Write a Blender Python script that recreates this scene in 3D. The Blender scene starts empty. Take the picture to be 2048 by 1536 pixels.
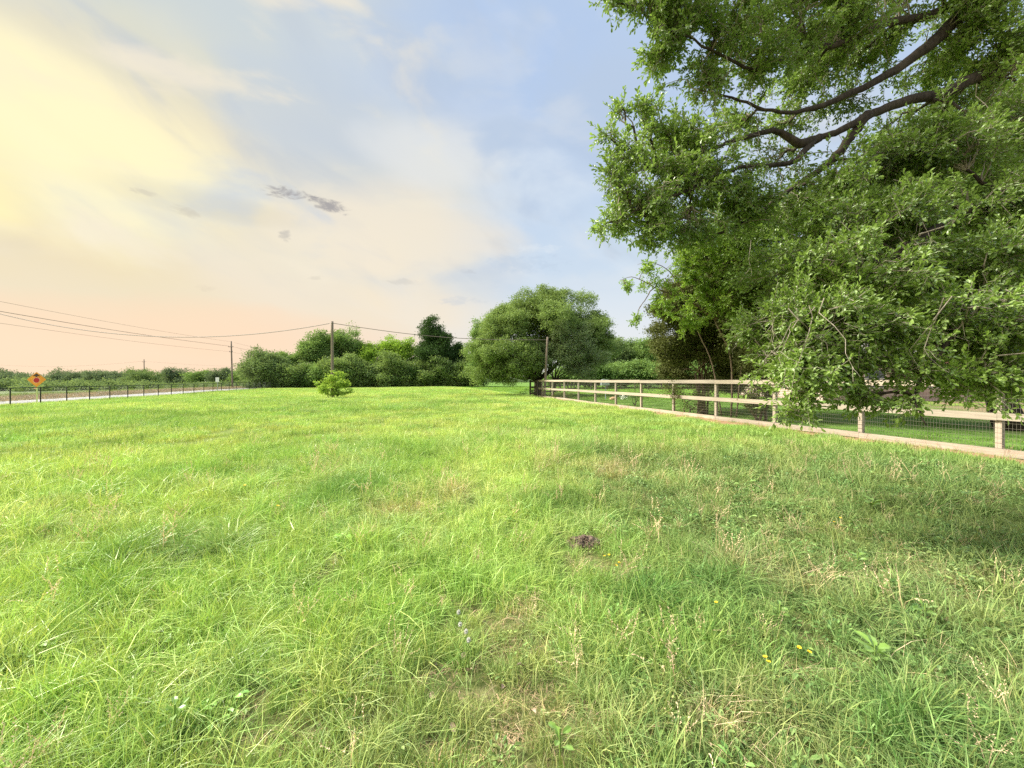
import bpy, math, random
import numpy as np
from mathutils import Vector
R = math.radians
random.seed(7)
rng = np.random.default_rng(11)
S = bpy.context.scene
COL = S.collection

# ------------------------------------------------------------------ camera
F = 780.0                                   # focal length in photo pixels (photo 2048 wide)
EYE = 1.5
cd = bpy.data.cameras.new('camera'); cam = bpy.data.objects.new('camera', cd); COL.objects.link(cam)
cd.sensor_width = 36.0; cd.lens = 36.0 * F / 2048.0; cd.shift_y = -8.0 / 2048.0
cd.clip_start = 0.05; cd.clip_end = 5000
cam.location = (0, 0, EYE); cam.rotation_euler = (R(90), 0, 0)
S.camera = cam
S.view_settings.view_transform = 'Standard'; S.view_settings.look = 'None'
S.view_settings.exposure = 1.15; S.view_settings.gamma = 1.0
S.cycles.max_bounces = 7; S.cycles.transparent_max_bounces = 8
S.cycles.diffuse_bounces = 4; S.cycles.transmission_bounces = 5
S.cycles.caustics_reflective = False; S.cycles.caustics_refractive = False
S.cycles.use_denoising = False

SUN_AZ, SUN_EL = R(-80), R(44)

# ------------------------------------------------------------------ node helpers
class NT:
    def __init__(s, tree): s.t = tree; tree.nodes.clear()
    def n(s, typ, **kw):
        nd = s.t.nodes.new(typ)
        for k, v in kw.items():
            if hasattr(nd, k): setattr(nd, k, v)
        return nd
    def put(s, sock, v):
        if v is None: return
        if isinstance(v, bpy.types.NodeSocket): s.t.links.new(v, sock)
        elif isinstance(v, bpy.types.Node): s.t.links.new(v.outputs[0], sock)
        else:
            if isinstance(v, (tuple, list)) and len(v) == 3 and sock.type == 'RGBA': v = (*v, 1)
            sock.default_value = v
    def m(s, op, a, b=None, c=None, clamp=False):
        nd = s.n('ShaderNodeMath', operation=op); nd.use_clamp = clamp
        s.put(nd.inputs[0], a); s.put(nd.inputs[1], b)
        if c is not None: s.put(nd.inputs[2], c)
        return nd.outputs[0]
    def mix(s, f, a, b, mode='MIX'):
        nd = s.n('ShaderNodeMix', data_type='RGBA', blend_type=mode)
        s.put(nd.inputs[0], f); s.put(nd.inputs[6], a); s.put(nd.inputs[7], b)
        return nd.outputs[2]
    def noise(s, vec, scale, detail=4, rough=.55, dist=0.0):
        nd = s.n('ShaderNodeTexNoise')
        s.put(nd.inputs['Vector'], vec); nd.inputs['Scale'].default_value = scale
        nd.inputs['Detail'].default_value = detail; nd.inputs['Roughness'].default_value = rough
        nd.inputs['Distortion'].default_value = dist
        return nd.outputs['Fac']
    def comb(s, x, y, z):
        nd = s.n('ShaderNodeCombineXYZ'); s.put(nd.inputs[0], x); s.put(nd.inputs[1], y); s.put(nd.inputs[2], z)
        return nd.outputs[0]
    def mr(s, v, a, b, c=0.0, d=1.0, smooth=True):
        nd = s.n('ShaderNodeMapRange'); nd.interpolation_type = 'SMOOTHSTEP' if smooth else 'LINEAR'
        s.put(nd.inputs[0], v)
        for i, q in enumerate((a, b, c, d)): nd.inputs[1 + i].default_value = q
        return nd.outputs[0]
    def ramp(s, v, stops):
        nd = s.n('ShaderNodeValToRGB'); cr = nd.color_ramp
        while len(cr.elements) < len(stops): cr.elements.new(.5)
        for e, (p, c) in zip(cr.elements, stops): e.position = p; e.color = (*c, 1)
        s.put(nd.inputs[0], v)
        return nd.outputs[0]

def lin(r, g, b):
    f = lambda c: (c / 255 / 12.92) if c / 255 <= .04045 else ((c / 255 + .055) / 1.055) ** 2.4
    return (f(r), f(g), f(b))

# ------------------------------------------------------------------ world: sunset cloud sky over a Nishita sky
W = bpy.data.worlds.new("World"); S.world = W; W.use_nodes = True
w = NT(W.node_tree)
out = w.n('ShaderNodeOutputWorld')
sky = w.n('ShaderNodeTexSky', sky_type='NISHITA'); sky.sun_disc = False
sky.sun_elevation = SUN_EL; sky.sun_rotation = SUN_AZ
bgn = w.n('ShaderNodeBackground'); w.put(bgn.inputs[0], sky.outputs[0]); bgn.inputs[1].default_value = 0.07
tc = w.n('ShaderNodeTexCoord'); sp = w.n('ShaderNodeSeparateXYZ'); w.put(sp.inputs[0], tc.outputs['Generated'])
AZ = w.m('MULTIPLY', w.m('ARCTAN2', sp.outputs[0], sp.outputs[1]), 57.2958)
EL = w.m('MULTIPLY', w.m('ARCSINE', sp.outputs[2]), 57.2958)
# rotated, stretched coordinates for the wisps, which run down to the right
ca, sa = math.cos(R(-26)), math.sin(R(-26))
U = w.m('ADD', w.m('MULTIPLY', AZ, ca), w.m('MULTIPLY', EL, sa))
V_ = w.m('SUBTRACT', w.m('MULTIPLY', EL, ca), w.m('MULTIPLY', AZ, sa))
pw = w.comb(w.m('MULTIPLY', U, .03), w.m('MULTIPLY', V_, .09), 0.0)
n1 = w.noise(pw, 1.5, 4, .5, .4)
n2 = w.noise(w.comb(w.m('MULTIPLY', AZ, .035), w.m('MULTIPLY', EL, .06), 3.7), 1.5, 5, .5, .4)
n3 = w.noise(w.comb(w.m('MULTIPLY', U, .035), w.m('MULTIPLY', V_, .085), 9.1), 2.0, 5, .5, .5)
nbig = w.noise(w.comb(w.m('MULTIPLY', U, .02), w.m('MULTIPLY', V_, .04), 5.0), 1.5, 3, .5, .3)
azn0 = w.m('ADD', AZ, w.m('MULTIPLY', w.m('SUBTRACT', nbig, .5), 38.0))
eln = w.m('ADD', EL, w.m('MULTIPLY', w.m('SUBTRACT', n2, .5), 9.0))
elf = w.m('DIVIDE', eln, 60.0)
azn = azn0
left = w.ramp(elf, [(0.0, lin(251, 221, 190)), (.06, lin(249, 221, 190)), (.15, lin(236, 221, 190)), (.26, lin(236, 220, 178)),
                    (.45, lin(233, 222, 190)), (.62, lin(205, 212, 205)), (.85, lin(196, 208, 215))])
mid = w.ramp(elf, [(0.0, lin(248, 214, 186)), (.12, lin(240, 224, 200)), (.28, lin(234, 226, 206)), (.5, lin(216, 218, 212)), (.8, lin(190, 204, 218))])
right = w.ramp(elf, [(0.0, lin(234, 231, 227)), (.12, lin(224, 229, 233)), (.25, lin(205, 220, 234)), (.45, lin(186, 205, 230)), (.75, lin(180, 200, 228))])
c = w.mix(w.mr(azn, -48, -22), left, mid)
c = w.mix(w.mr(azn, -20, 6), c, right)
# yellow lit cloud bank, upper left
def blob(a0, e0, ra, re, warp=0.0):
    a = w.m('DIVIDE', w.m('SUBTRACT', AZ, a0), ra); e = w.m('DIVIDE', w.m('SUBTRACT', EL, e0), re)
    d = w.m('ADD', w.m('MULTIPLY', a, a), w.m('MULTIPLY', e, e))
    if warp: d = w.m('ADD', d, w.m('MULTIPLY', w.m('SUBTRACT', n3, .5), warp))
    return w.mr(d, 0.0, 1.0, 1.0, 0.0)
yb = w.m('MULTIPLY', blob(-50, 21, 19, 10, 1.3), w.mr(n1, .32, .60, .35, 1.0))
c = w.mix(yb, c, lin(255, 245, 202))
yb2 = w.m('MULTIPLY', blob(-57, 17, 9, 6.5, .8), .8)
c = w.mix(yb2, c, lin(255, 242, 180))
YB = yb
# soft grey wisps and pale wisps
gw = w.m('MULTIPLY', w.mr(n3, .50, .74), w.mr(EL, 8, 20))
c = w.mix(w.m('MULTIPLY', gw, .55), c, lin(186, 195, 206))
ww = w.m('MULTIPLY', w.mr(n1, .50, .72), w.mr(AZ, -30, 5, .15, 1.0))
c = w.mix(w.m('MULTIPLY', ww, .38), c, lin(232, 234, 236))
# pink low band
pk = w.m('MULTIPLY', blob(-36, 6.0, 24, 3.6, 1.6), .4)
c = w.mix(pk, c, lin(252, 215, 180))
# grey-lit underside below the yellow bank
c = w.mix(w.m('MULTIPLY', blob(-38, 19.5, 12, 1.8, .9), .45), c, lin(208, 200, 176))
c = w.mix(w.m('MULTIPLY', blob(-23, 27, 15, 5.0, 1.4), .45), c, lin(196, 204, 212))
# broken cloud texture over the whole sky: cool grey-blue breaks and warm cream puffs
dv = tc.outputs['Generated']
mp1 = w.n('ShaderNodeMapping'); w.put(mp1.inputs[0], dv); mp1.inputs['Scale'].default_value = (1, 1, 2.1); mp1.inputs['Rotation'].default_value = (0, R(16), 0)
nA = w.noise(mp1.outputs[0], 2.9, 7, .5, .35)
mp2 = w.n('ShaderNodeMapping'); w.put(mp2.inputs[0], dv); mp2.inputs['Scale'].default_value = (1, 1, 2.6); mp2.inputs['Location'].default_value = (5, 3, 1); mp2.inputs['Rotation'].default_value = (0, R(22), 0)
nB = w.noise(mp2.outputs[0], 3.6, 7, .5, .35)
up_ = w.mr(EL, 9, 22)
def patch_(a0, e0, ra, re, k, col):
    global c
    a = w.m('DIVIDE', w.m('SUBTRACT', AZ, a0), ra); e = w.m('DIVIDE', w.m('SUBTRACT', EL, e0), re)
    d = w.m('ADD', w.m('MULTIPLY', a, a), w.m('MULTIPLY', e, e)); d = w.m('ADD', d, w.m('MULTIPLY', w.m('SUBTRACT', nA, .5), 2.6)); d = w.m('ADD', d, w.m('MULTIPLY', w.m('SUBTRACT', nB, .5), 1.6))
    c = w.mix(w.m('MULTIPLY', w.mr(d, -.1, 1.1, 1.0, 0.0), k), c, col)
patch_(-4, 38, 24, 9, .6, lin(176, 198, 231)); patch_(-27, 31, 13, 5, .6, lin(190, 202, 216)); patch_(-17, 19, 19, 7, .55, lin(242, 229, 207))
patch_(4, 27, 11, 6, .6, lin(214, 225, 236)); patch_(-33, 39, 16, 6, .5, lin(198, 208, 216)); patch_(-10, 30, 12, 4.5, .6, lin(230, 230, 226)); patch_(-52, 38, 12, 5, .6, lin(196, 205, 206))
patch_(6, 14, 12, 4, .4, lin(196, 212, 230)); patch_(-12, 11, 12, 4, .4, lin(246, 228, 198))
c = w.mix(w.m('MULTIPLY', w.m('MULTIPLY', w.mr(nA, .50, .66), up_), w.mr(AZ, -62, -20, .12, .75)), c, lin(182, 199, 222))
c = w.mix(w.m('MULTIPLY', w.m('MULTIPLY', w.mr(nB, .50, .66), w.mr(AZ, -24, -4, .7, .12)), w.mr(EL, 8, 16)), c, lin(242, 231, 208))
c = w.mix(w.m('MULTIPLY', w.m('MULTIPLY', w.mr(nB, .48, .72), w.mr(AZ, -18, 8, .0, .25)), w.mr(EL, 6, 14)), c, lin(216, 226, 238))
c = w.mix(w.m('MULTIPLY', w.m('MULTIPLY', blob(-50, 22, 14, 7.5, 1.4), w.mr(n1, .36, .58, .1, 1.0)), .5), c, lin(255, 243, 190))
# few small ragged grey clouds
nr = w.noise(w.comb(w.m('MULTIPLY', AZ, .25), w.m('MULTIPLY', EL, .55), 1.0), 2.2, 7, .65, .5)
def ragged(a0, e0, ra, re, k, col, tilt=0.0):
    global c
    da = w.m('SUBTRACT', AZ, a0); de = w.m('SUBTRACT', w.m('SUBTRACT', EL, e0), w.m('MULTIPLY', da, tilt))
    a = w.m('DIVIDE', da, ra); e = w.m('DIVIDE', de, re)
    d = w.m('ADD', w.m('MULTIPLY', a, a), w.m('MULTIPLY', e, e))
    f = w.m('SUBTRACT', w.m('SUBTRACT', 1.0, d), w.m('MULTIPLY', w.m('SUBTRACT', nr, .46), 4.0))
    c = w.mix(w.m('MULTIPLY', w.mr(f, 0.0, 1.1), k), c, col)
G = lin(160, 156, 156)
ragged(-29.4, 22.5, 3.6, .8, .85, G, .02); ragged(-25.5, 22.1, 3.2, .95, .9, G, -.03)
ragged(-40.3, 18.3, 1.8, .7, .45, lin(196, 188, 172)); ragged(-43.4, 19.3, 1.3, .35, .4, lin(196, 188, 172))
ragged(-30.2, 17.8, .95, .85, .55, lin(178, 174, 168)); ragged(-6.5, 15.5, 1.5, .45, .35, lin(186, 190, 196))
ragged(-15.5, 13.6, 3.2, .6, .35, lin(196, 192, 184)); ragged(-7.5, 11.3, 4.2, .8, .40, lin(196, 202, 210))
ragged(2.2, 16.5, 7.0, 1.6, .4, lin(186, 202, 220)); ragged(4.0, 18.6, 4.2, .8, .35, lin(228, 234, 238))
ragged(-38.0, 10.5, 1.4, .5, .3, lin(214, 200, 178)); ragged(-26.5, 13.3, 1.5, .35, .35, lin(206, 198, 182), .3)
# sky made brighter overhead and behind the camera, unseen, to light the grass
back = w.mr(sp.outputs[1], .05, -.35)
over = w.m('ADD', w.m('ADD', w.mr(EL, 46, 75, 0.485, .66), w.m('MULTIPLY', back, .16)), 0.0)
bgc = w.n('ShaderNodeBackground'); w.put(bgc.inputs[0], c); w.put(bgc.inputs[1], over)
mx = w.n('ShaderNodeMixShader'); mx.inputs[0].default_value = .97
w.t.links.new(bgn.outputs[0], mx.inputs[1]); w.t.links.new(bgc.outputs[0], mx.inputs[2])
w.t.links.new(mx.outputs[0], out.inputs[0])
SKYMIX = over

sd = bpy.data.lights.new('sun', 'SUN'); so = bpy.data.objects.new('sun', sd); COL.objects.link(so)
sd.energy = 5.0; sd.angle = R(24); sd.color = (1.0, .93, .78)
sv = Vector((math.sin(SUN_AZ) * math.cos(SUN_EL), math.cos(SUN_AZ) * math.cos(SUN_EL), math.sin(SUN_EL)))
so.rotation_euler = sv.to_track_quat('Z', 'Y').to_euler()

# ------------------------------------------------------------------ geometry helpers
def at(px, py, Y): return np.array(((px - 1024) / F * Y, Y, EYE - (py - 760) / F * Y))
def hsh(ix, iy, iz, seed):
    h = (ix.astype(np.int64) * 374761393 + iy.astype(np.int64) * 668265263 + iz.astype(np.int64) * 2147483647 + seed * 974634777) & 0x7fffffff
    h = ((h ^ (h >> 13)) * 1274126177) & 0x7fffffff
    return ((h ^ (h >> 16)) & 0xffff) / 65535.0
def vnoise(P, scale=1.0, seed=0):
    P = np.atleast_2d(P) * scale
    i = np.floor(P).astype(np.int64); f = P - i; f = f * f * (3 - 2 * f)
    r = 0
    for dx in (0, 1):
        for dy in (0, 1):
            for dz in (0, 1):
                wgt = (f[:, 0] if dx else 1 - f[:, 0]) * (f[:, 1] if dy else 1 - f[:, 1]) * (f[:, 2] if dz else 1 - f[:, 2])
                r = r + wgt * hsh(i[:, 0] + dx, i[:, 1] + dy, i[:, 2] + dz, seed)
    return r
def fbm2(x, y, scale, seed=0, oct=3):
    P = np.stack([np.ravel(x), np.ravel(y), np.zeros(np.size(x))], 1); r = 0; a = .5; t = 0
    for k in range(oct): r = r + a * vnoise(P, scale * 2 ** k, seed + k); t += a; a *= .5
    return (r / t).reshape(np.shape(x))
def sstep(a, b, x):
    t = np.clip((x - a) / (b - a), 0, 1); return t * t * (3 - 2 * t)
def unit(v): return v / np.maximum(np.linalg.norm(v, axis=-1, keepdims=True), 1e-9)

FP0 = np.array((-39.5, 30.7)); FD = np.array((-.205, .979)); FN = np.array((-.979, -.205))   # pasture fence by the road
def road_s(x, y): return (x - FP0[0]) * FN[0] + (y - FP0[1]) * FN[1]
RP0 = np.array((9.66, 7.75)); RD = unit(np.array((-.645, 2.36)))                              # board fence on the right
def fence_t(x, y):    # signed distance to the right of the board fence
    return (x - RP0[0]) * RD[1] - (y - RP0[1]) * RD[0]
def gz(x, y):
    x = np.asarray(x, float); y = np.asarray(y, float)
    s = road_s(x, y)
    z = -.52 * sstep(-12, -39, x) * (1 - .5 * sstep(35, 85, y))
    z = z - .27 * sstep(.3, 4, s) + .14 * sstep(11.2, 13.5, s)
    rough = (1 - sstep(2.5, 4, s)) + sstep(11, 14, s)
    z = z + rough * (fbm2(x, y, .35, 5) - .5) * .10 * (1 - sstep(60, 120, np.hypot(x, y)))
    r = np.hypot(x, y)
    z = z + (fbm2(x, y, 1.1, 8, 2) - .5) * .07 * (1 - sstep(12, 25, r))
    return z
def gz1(x, y): return float(gz(np.array([x]), np.array([y]))[0])

class Geo:
    def __init__(s): s.V = []; s.T = []; s.Q = []; s.n = 0; s.A = []
    def add(s, V, T=None, Q=None, a=None):
        V = np.asarray(V, float).reshape(-1, 3)
        if T is not None and len(T): s.T.append(np.asarray(T, np.int64).reshape(-1, 3) + s.n)
        if Q is not None and len(Q): s.Q.append(np.asarray(Q, np.int64).reshape(-1, 4) + s.n)
        s.V.append(V); s.n += len(V)
        s.A.append(np.full(len(V), .5) if a is None else np.broadcast_to(np.asarray(a, float), (len(V),)))
        return s
    def box(s, c, size, rz=0.0, ax=None, a=None):
        sx, sy, sz = [q / 2 for q in size]
        P = np.array([(x, y, z) for x in (-sx, sx) for y in (-sy, sy) for z in (-sz, sz)])
        if ax is not None: P = P @ np.array(ax)
        elif rz:
            cc, ss = math.cos(rz), math.sin(rz); P = np.stack([P[:, 0] * cc - P[:, 1] * ss, P[:, 0] * ss + P[:, 1] * cc, P[:, 2]], 1)
        s.add(P + np.array(c), Q=[(0, 1, 3, 2), (4, 6, 7, 5), (0, 4, 5, 1), (2, 3, 7, 6), (0, 2, 6, 4), (1, 5, 7, 3)], a=a); return s
    def beam(s, p, q, w_, h_, up=(0, 0, 1), a=None):
        p = np.array(p, float); q = np.array(q, float); d = q - p; L = np.linalg.norm(d); d = d / L
        side = unit(np.cross(d, up)); u = np.cross(side, d)
        return s.box((p + q) / 2, (L, w_, h_), ax=[d, side, u], a=a)
    def tube(s, pts, rad, k=6, cap=True, a=None):
        pts = np.asarray(pts, float); n = len(pts); rad = np.broadcast_to(np.asarray(rad, float), (n,))
        d = np.gradient(pts, axis=0); d = unit(d)
        ref = np.array((0, 0, 1.0)) if abs(d[:, 2]).mean() < .9 else np.array((1.0, 0, 0))
        u = unit(np.cross(d, ref)); v = np.cross(d, u)
        t = np.arange(k) / k * 2 * math.pi
        V = pts[:, None] + rad[:, None, None] * (np.cos(t)[None, :, None] * u[:, None] + np.sin(t)[None, :, None] * v[:, None])
        i = np.arange(n - 1)[:, None] * k; j = np.arange(k)[None]; j2 = (j + 1) % k
        Q = np.stack([i + j, i + j2, i + k + j2, i + k + j], -1).reshape(-1, 4)
        V = V.reshape(-1, 3); T = []
        if cap:
            V = np.vstack([V, pts[:1], pts[-1:]]); b = n * k
            T = [(b, (q + 1) % k, q) for q in range(k)] + [(b + 1, (n - 1) * k + q, (n - 1) * k + (q + 1) % k) for q in range(k)]
        s.add(V, T=T, Q=Q, a=a); return s
    def build(s, name, mat, parent=None, smooth=False, attr='rnd'):
        me = s.mesh(name, mat, smooth, attr)
        o = bpy.data.objects.new(name, me); COL.objects.link(o)
        if parent is not None: o.parent = parent
        return o
    def mesh(s, name, mat, smooth=False, attr='rnd'):
        me = bpy.data.meshes.new(name); V = np.vstack(s.V)
        T = np.vstack(s.T) if s.T else np.zeros((0, 3), np.int64); Q = np.vstack(s.Q) if s.Q else np.zeros((0, 4), np.int64)
        me.vertices.add(len(V)); me.vertices.foreach_set('co', V.astype(np.float32).ravel())
        me.loops.add(T.size + Q.size); me.loops.foreach_set('vertex_index', np.concatenate([T.ravel(), Q.ravel()]).astype(np.int32))
        me.polygons.add(len(T) + len(Q))
        st = np.concatenate([np.arange(len(T)) * 3, T.size + np.arange(len(Q)) * 4]).astype(np.int32)
        me.polygons.foreach_set('loop_start', st)
        me.polygons.foreach_set('use_smooth', np.full(len(T) + len(Q), bool(smooth)))
        at_ = me.attributes.new(attr, 'FLOAT', 'POINT'); at_.data.foreach_set('value', np.concatenate(s.A).astype(np.float32))
        me.update(calc_edges=True); me.validate()
        me.materials.append(mat); return me
def empty(name, loc=(0, 0, 0)):
    o = bpy.data.objects.new(name, None); o.location = loc; COL.objects.link(o); o.empty_display_size = .2; return o
def tag(o, label=None, cat=None, group=None, kind=None):
    if label: o['label'] = label
    if cat: o['category'] = cat
    if group: o['group'] = group
    if kind: o['kind'] = kind
    return o
def local(geo, loc):      # shift a Geo so it is local to an Empty
    geo.V = [v - np.array(loc) for v in geo.V]; return geo

# ------------------------------------------------------------------ materials
def mat(name, fn):
    m = bpy.data.materials.new(name); m.use_nodes = True; t = NT(m.node_tree)
    o = t.n('ShaderNodeOutputMaterial'); sh = fn(t); t.t.links.new(sh, o.inputs[0]); return m
def princ(t, col, rough=.7, metal=0.0, bump=None, bs=.3, spec=.5, emit=None):
    b = t.n('ShaderNodeBsdfPrincipled'); t.put(b.inputs['Base Color'], col); t.put(b.inputs['Roughness'], rough)
    b.inputs['Metallic'].default_value = metal; b.inputs['Specular IOR Level'].default_value = spec
    if bump is not None:
        bn = t.n('ShaderNodeBump'); bn.inputs['Strength'].default_value = bs; bn.inputs['Distance'].default_value = .02
        t.put(bn.inputs['Height'], bump); t.put(b.inputs['Normal'], bn.outputs[0])
    return b.outputs[0]
def attr(t, name, typ='GEOMETRY'):
    a = t.n('ShaderNodeAttribute'); a.attribute_name = name; a.attribute_type = typ; return a
def leafy(name, dark, light, trans=.35, gloss=.12, nscale=.9, tr=None, pale=None):
    def fn(t):
        r = attr(t, 'rnd').outputs['Fac']
        g = t.n('ShaderNodeNewGeometry')
        n = t.noise(g.outputs['Position'], nscale, 3, .5)
        f = t.m('ADD', t.m('MULTIPLY', r, .65), t.m('MULTIPLY', t.mr(n, .3, .7), .35))
        col = t.mix(f, dark, light)
        if pale: col = t.mix(t.m('MULTIPLY', g.outputs['Backfacing'], .5), col, pale)
        d = t.n('ShaderNodeBsdfDiffuse'); t.put(d.inputs[0], col)
        tb = t.n('ShaderNodeBsdfTranslucent'); t.put(tb.inputs[0], t.mix(.5, col, tr or (light[0] * 1.3, light[1] * 1.25, light[2] * .6)))
        m1 = t.n('ShaderNodeMixShader'); m1.inputs[0].default_value = trans
        t.t.links.new(d.outputs[0], m1.inputs[1]); t.t.links.new(tb.outputs[0], m1.inputs[2])
        gl = t.n('ShaderNodeBsdfGlossy'); gl.inputs['Roughness'].default_value = .5; gl.inputs[0].default_value = (.9, .95, .9, 1)
        m2 = t.n('ShaderNodeMixShader')
        fr = t.n('ShaderNodeFresnel'); fr.inputs[0].default_value = 1.4
        t.put(m2.inputs[0], t.m('MULTIPLY', fr.outputs[0], gloss * 1.3))
        t.t.links.new(m1.outputs[0], m2.inputs[1]); t.t.links.new(gl.outputs[0], m2.inputs[2])
        return m2.outputs[0]
    return mat(name, fn)
def bark(name, a, b, sc=6):
    def fn(t):
        o = t.n('ShaderNodeTexCoord').outputs['Object']; mp = t.n('ShaderNodeMapping'); t.put(mp.inputs[0], o); mp.inputs['Scale'].default_value = (1, 1, .25)
        n = t.noise(mp.outputs[0], sc * 4, 6, .7); n2 = t.noise(o, sc * .4, 3)
        return princ(t, t.mix(t.mr(t.m('ADD', t.m('MULTIPLY', n, .7), t.m('MULTIPLY', n2, .3)), .3, .7), a, b), .9, bump=n, bs=.8, spec=.2)
    return mat(name, fn)
M = {}
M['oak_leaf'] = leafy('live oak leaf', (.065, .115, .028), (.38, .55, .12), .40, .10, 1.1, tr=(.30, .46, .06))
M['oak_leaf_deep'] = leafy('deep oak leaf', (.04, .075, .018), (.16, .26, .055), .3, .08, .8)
M['oak_leaf_mid'] = leafy('field oak leaf', (.095, .155, .05), (.32, .44, .15), .3, .06, .45)
M['oak_leaf_grey'] = leafy('grey green leaf', (.13, .19, .085), (.33, .42, .22), .3, .06, .6)
M['light_leaf'] = leafy('fresh leaf', (.12, .22, .035), (.34, .52, .08), .42, .06, .4)
M['cedar_leaf'] = leafy('cedar leaf', (.06, .075, .028), (.20, .225, .085), .2, .03, 1.2)
M['juniper_leaf'] = leafy('juniper leaf', (.03, .065, .022), (.09, .16, .05), .2, .03, .3)
M['wood_leaf'] = leafy('woodland leaf', (.085, .155, .045), (.29, .43, .14), .3, .04, .25)
M['wood_leaf_dark'] = leafy('thicket leaf', (.075, .125, .05), (.25, .35, .14), .28, .04, .3)
M['thicket_mid'] = leafy('mixed thicket leaf', (.09, .15, .05), (.31, .42, .15), .3, .04, .3)
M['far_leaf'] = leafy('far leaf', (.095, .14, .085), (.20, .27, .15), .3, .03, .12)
M['brush_leaf'] = leafy('brush leaf', (.10, .16, .07), (.27, .36, .15), .3, .03, .2)
M['shrub_leaf'] = leafy('shrub leaf', (.17, .27, .045), (.42, .58, .12), .45, .05, 1.5)
M['weed_leaf'] = leafy('weed leaf', (.10, .19, .04), (.26, .42, .10), .3, .08, 3)
M['bark'] = bark('oak bark', (.018, .014, .011), (.085, .068, .052))
M['bark_pale'] = bark('pale bark', (.16, .14, .11), (.38, .34, .28), 8)
M['bark_brown'] = bark('brown bark', (.09, .065, .045), (.26, .20, .15), 8)

def grass_fn(t):
    tn = attr(t, 'tint', 'INSTANCER').outputs['Color']
    r = attr(t, 'rnd').outputs['Fac']
    col = t.mix(1.0, tn, t.ramp(r, [(0, (.30, .40, .34)), (.40, (.86, .92, .86)), (.8, (1.36, 1.26, 1.3)), (1, (1.5, 1.36, 1.75))]), 'MULTIPLY')
    d = t.n('ShaderNodeBsdfDiffuse'); t.put(d.inputs[0], col)
    tb = t.n('ShaderNodeBsdfTranslucent'); t.put(tb.inputs[0], t.mix(1.0, col, (1.15, 1.1, .7), 'MULTIPLY'))
    m1 = t.n('ShaderNodeMixShader'); m1.inputs[0].default_value = .22
    t.t.links.new(d.outputs[0], m1.inputs[1]); t.t.links.new(tb.outputs[0], m1.inputs[2])
    gl = t.n('ShaderNodeBsdfGlossy'); gl.inputs['Roughness'].default_value = .45
    fr = t.n('ShaderNodeFresnel'); fr.inputs[0].default_value = 1.35
    m2 = t.n('ShaderNodeMixShader'); t.put(m2.inputs[0], t.m('MULTIPLY', fr.outputs[0], .08))
    t.t.links.new(m1.outputs[0], m2.inputs[1]); t.t.links.new(gl.outputs[0], m2.inputs[2])
    return m2.outputs[0]
M['grass'] = mat('grass blade', grass_fn)

def wood(name, a, b, c_):
    def fn(t):
        o = t.n('ShaderNodeTexCoord').outputs['Object']
        mp = t.n('ShaderNodeMapping'); t.put(mp.inputs[0], o); mp.inputs['Scale'].default_value = (.5, .5, 30)
        n = t.noise(mp.outputs[0], 3, 6, .65, .4); n2 = t.noise(o, .8, 4, .6); r = attr(t, 'rnd').outputs['Fac']
        col = t.mix(t.mr(n, .3, .72), a, b); col = t.mix(t.m('MULTIPLY', t.mr(n2, .45, .75), .6), col, c_)
        kn = t.n('ShaderNodeTexVoronoi'); t.put(kn.inputs['Vector'], o); kn.inputs['Scale'].default_value = 2.3
        col = t.mix(t.mr(kn.outputs['Distance'], .045, .09, .75, 0.0), col, (.10, .06, .035))
        col = t.mix(1.0, col, t.ramp(r, [(0, (.78, .78, .78)), (1, (1.15, 1.1, 1.05))]), 'MULTIPLY')
        return princ(t, col, .85, bump=n, bs=.35, spec=.2)
    return mat(name, fn)
M['fence_wood'] = wood('pine board', (.29, .25, .205), (.52, .465, .39), (.36, .32, .27))
M['old_wood'] = wood('weathered board', (.05, .042, .035), (.13, .11, .09), (.09, .08, .07))
M['pole_wood'] = wood('pole wood', (.15, .12, .10), (.30, .25, .21), (.22, .19, .16))
M['wire'] = mat('galvanised wire', lambda t: princ(t, (.26, .24, .21), .45, .6))
M['black_metal'] = mat('black coated metal', lambda t: princ(t, (.012, .016, .015), .45, .2))
M['dark_wire'] = mat('overhead wire', lambda t: princ(t, (.13, .105, .095), .6))
M['grey_metal'] = mat('grey metal', lambda t: princ(t, (.42, .46, .52), .45, .3))
M['white_metal'] = mat('white sign face', lambda t: princ(t, (.72, .75, .78), .4, .1))
M['insulator'] = mat('insulator', lambda t: princ(t, (.3, .28, .27), .3))
M['sign_orange'] = mat('sign orange', lambda t: princ(t, t.mix(t.mr(t.noise(t.n('ShaderNodeTexCoord').outputs['Object'], 3), .4, .7), (.72, .27, .015), (.80, .34, .03)), .4))
M['sign_black'] = mat('sign black', lambda t: princ(t, (.06, .035, .02), .5))
M['sign_red'] = mat('sign red', lambda t: princ(t, (.42, .012, .015), .4))
M['sign_rim'] = mat('sign rim', lambda t: princ(t, (.80, .42, .26), .4))
M['post_yellow'] = mat('yellow green post', lambda t: princ(t, (.55, .60, .22), .55))
M['petal'] = mat('yellow petal', lambda t: princ(t, (.85, .62, .02), .6))
M['puff'] = mat('seed fluff', lambda t: princ(t, (.75, .75, .70), .9))
M['stem'] = mat('green stem', lambda t: princ(t, (.18, .28, .06), .6))
def soil_fn(a, b):
    def fn(t):
        o = t.n('ShaderNodeTexCoord').outputs['Object']; n = t.noise(o, 40, 6, .7); n2 = t.noise(o, 9, 3)
        return princ(t, t.mix(t.mr(t.m('ADD', t.m('MULTIPLY', n, .6), t.m('MULTIPLY', n2, .4)), .35, .65), a, b), .95, bump=n, bs=.9, spec=.1)
    return fn
M['soil'] = mat('turned soil', soil_fn((.08, .058, .046), (.26, .19, .15)))
M['tan_rock'] = mat('tan rock', soil_fn((.30, .19, .10), (.55, .38, .24)))
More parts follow.
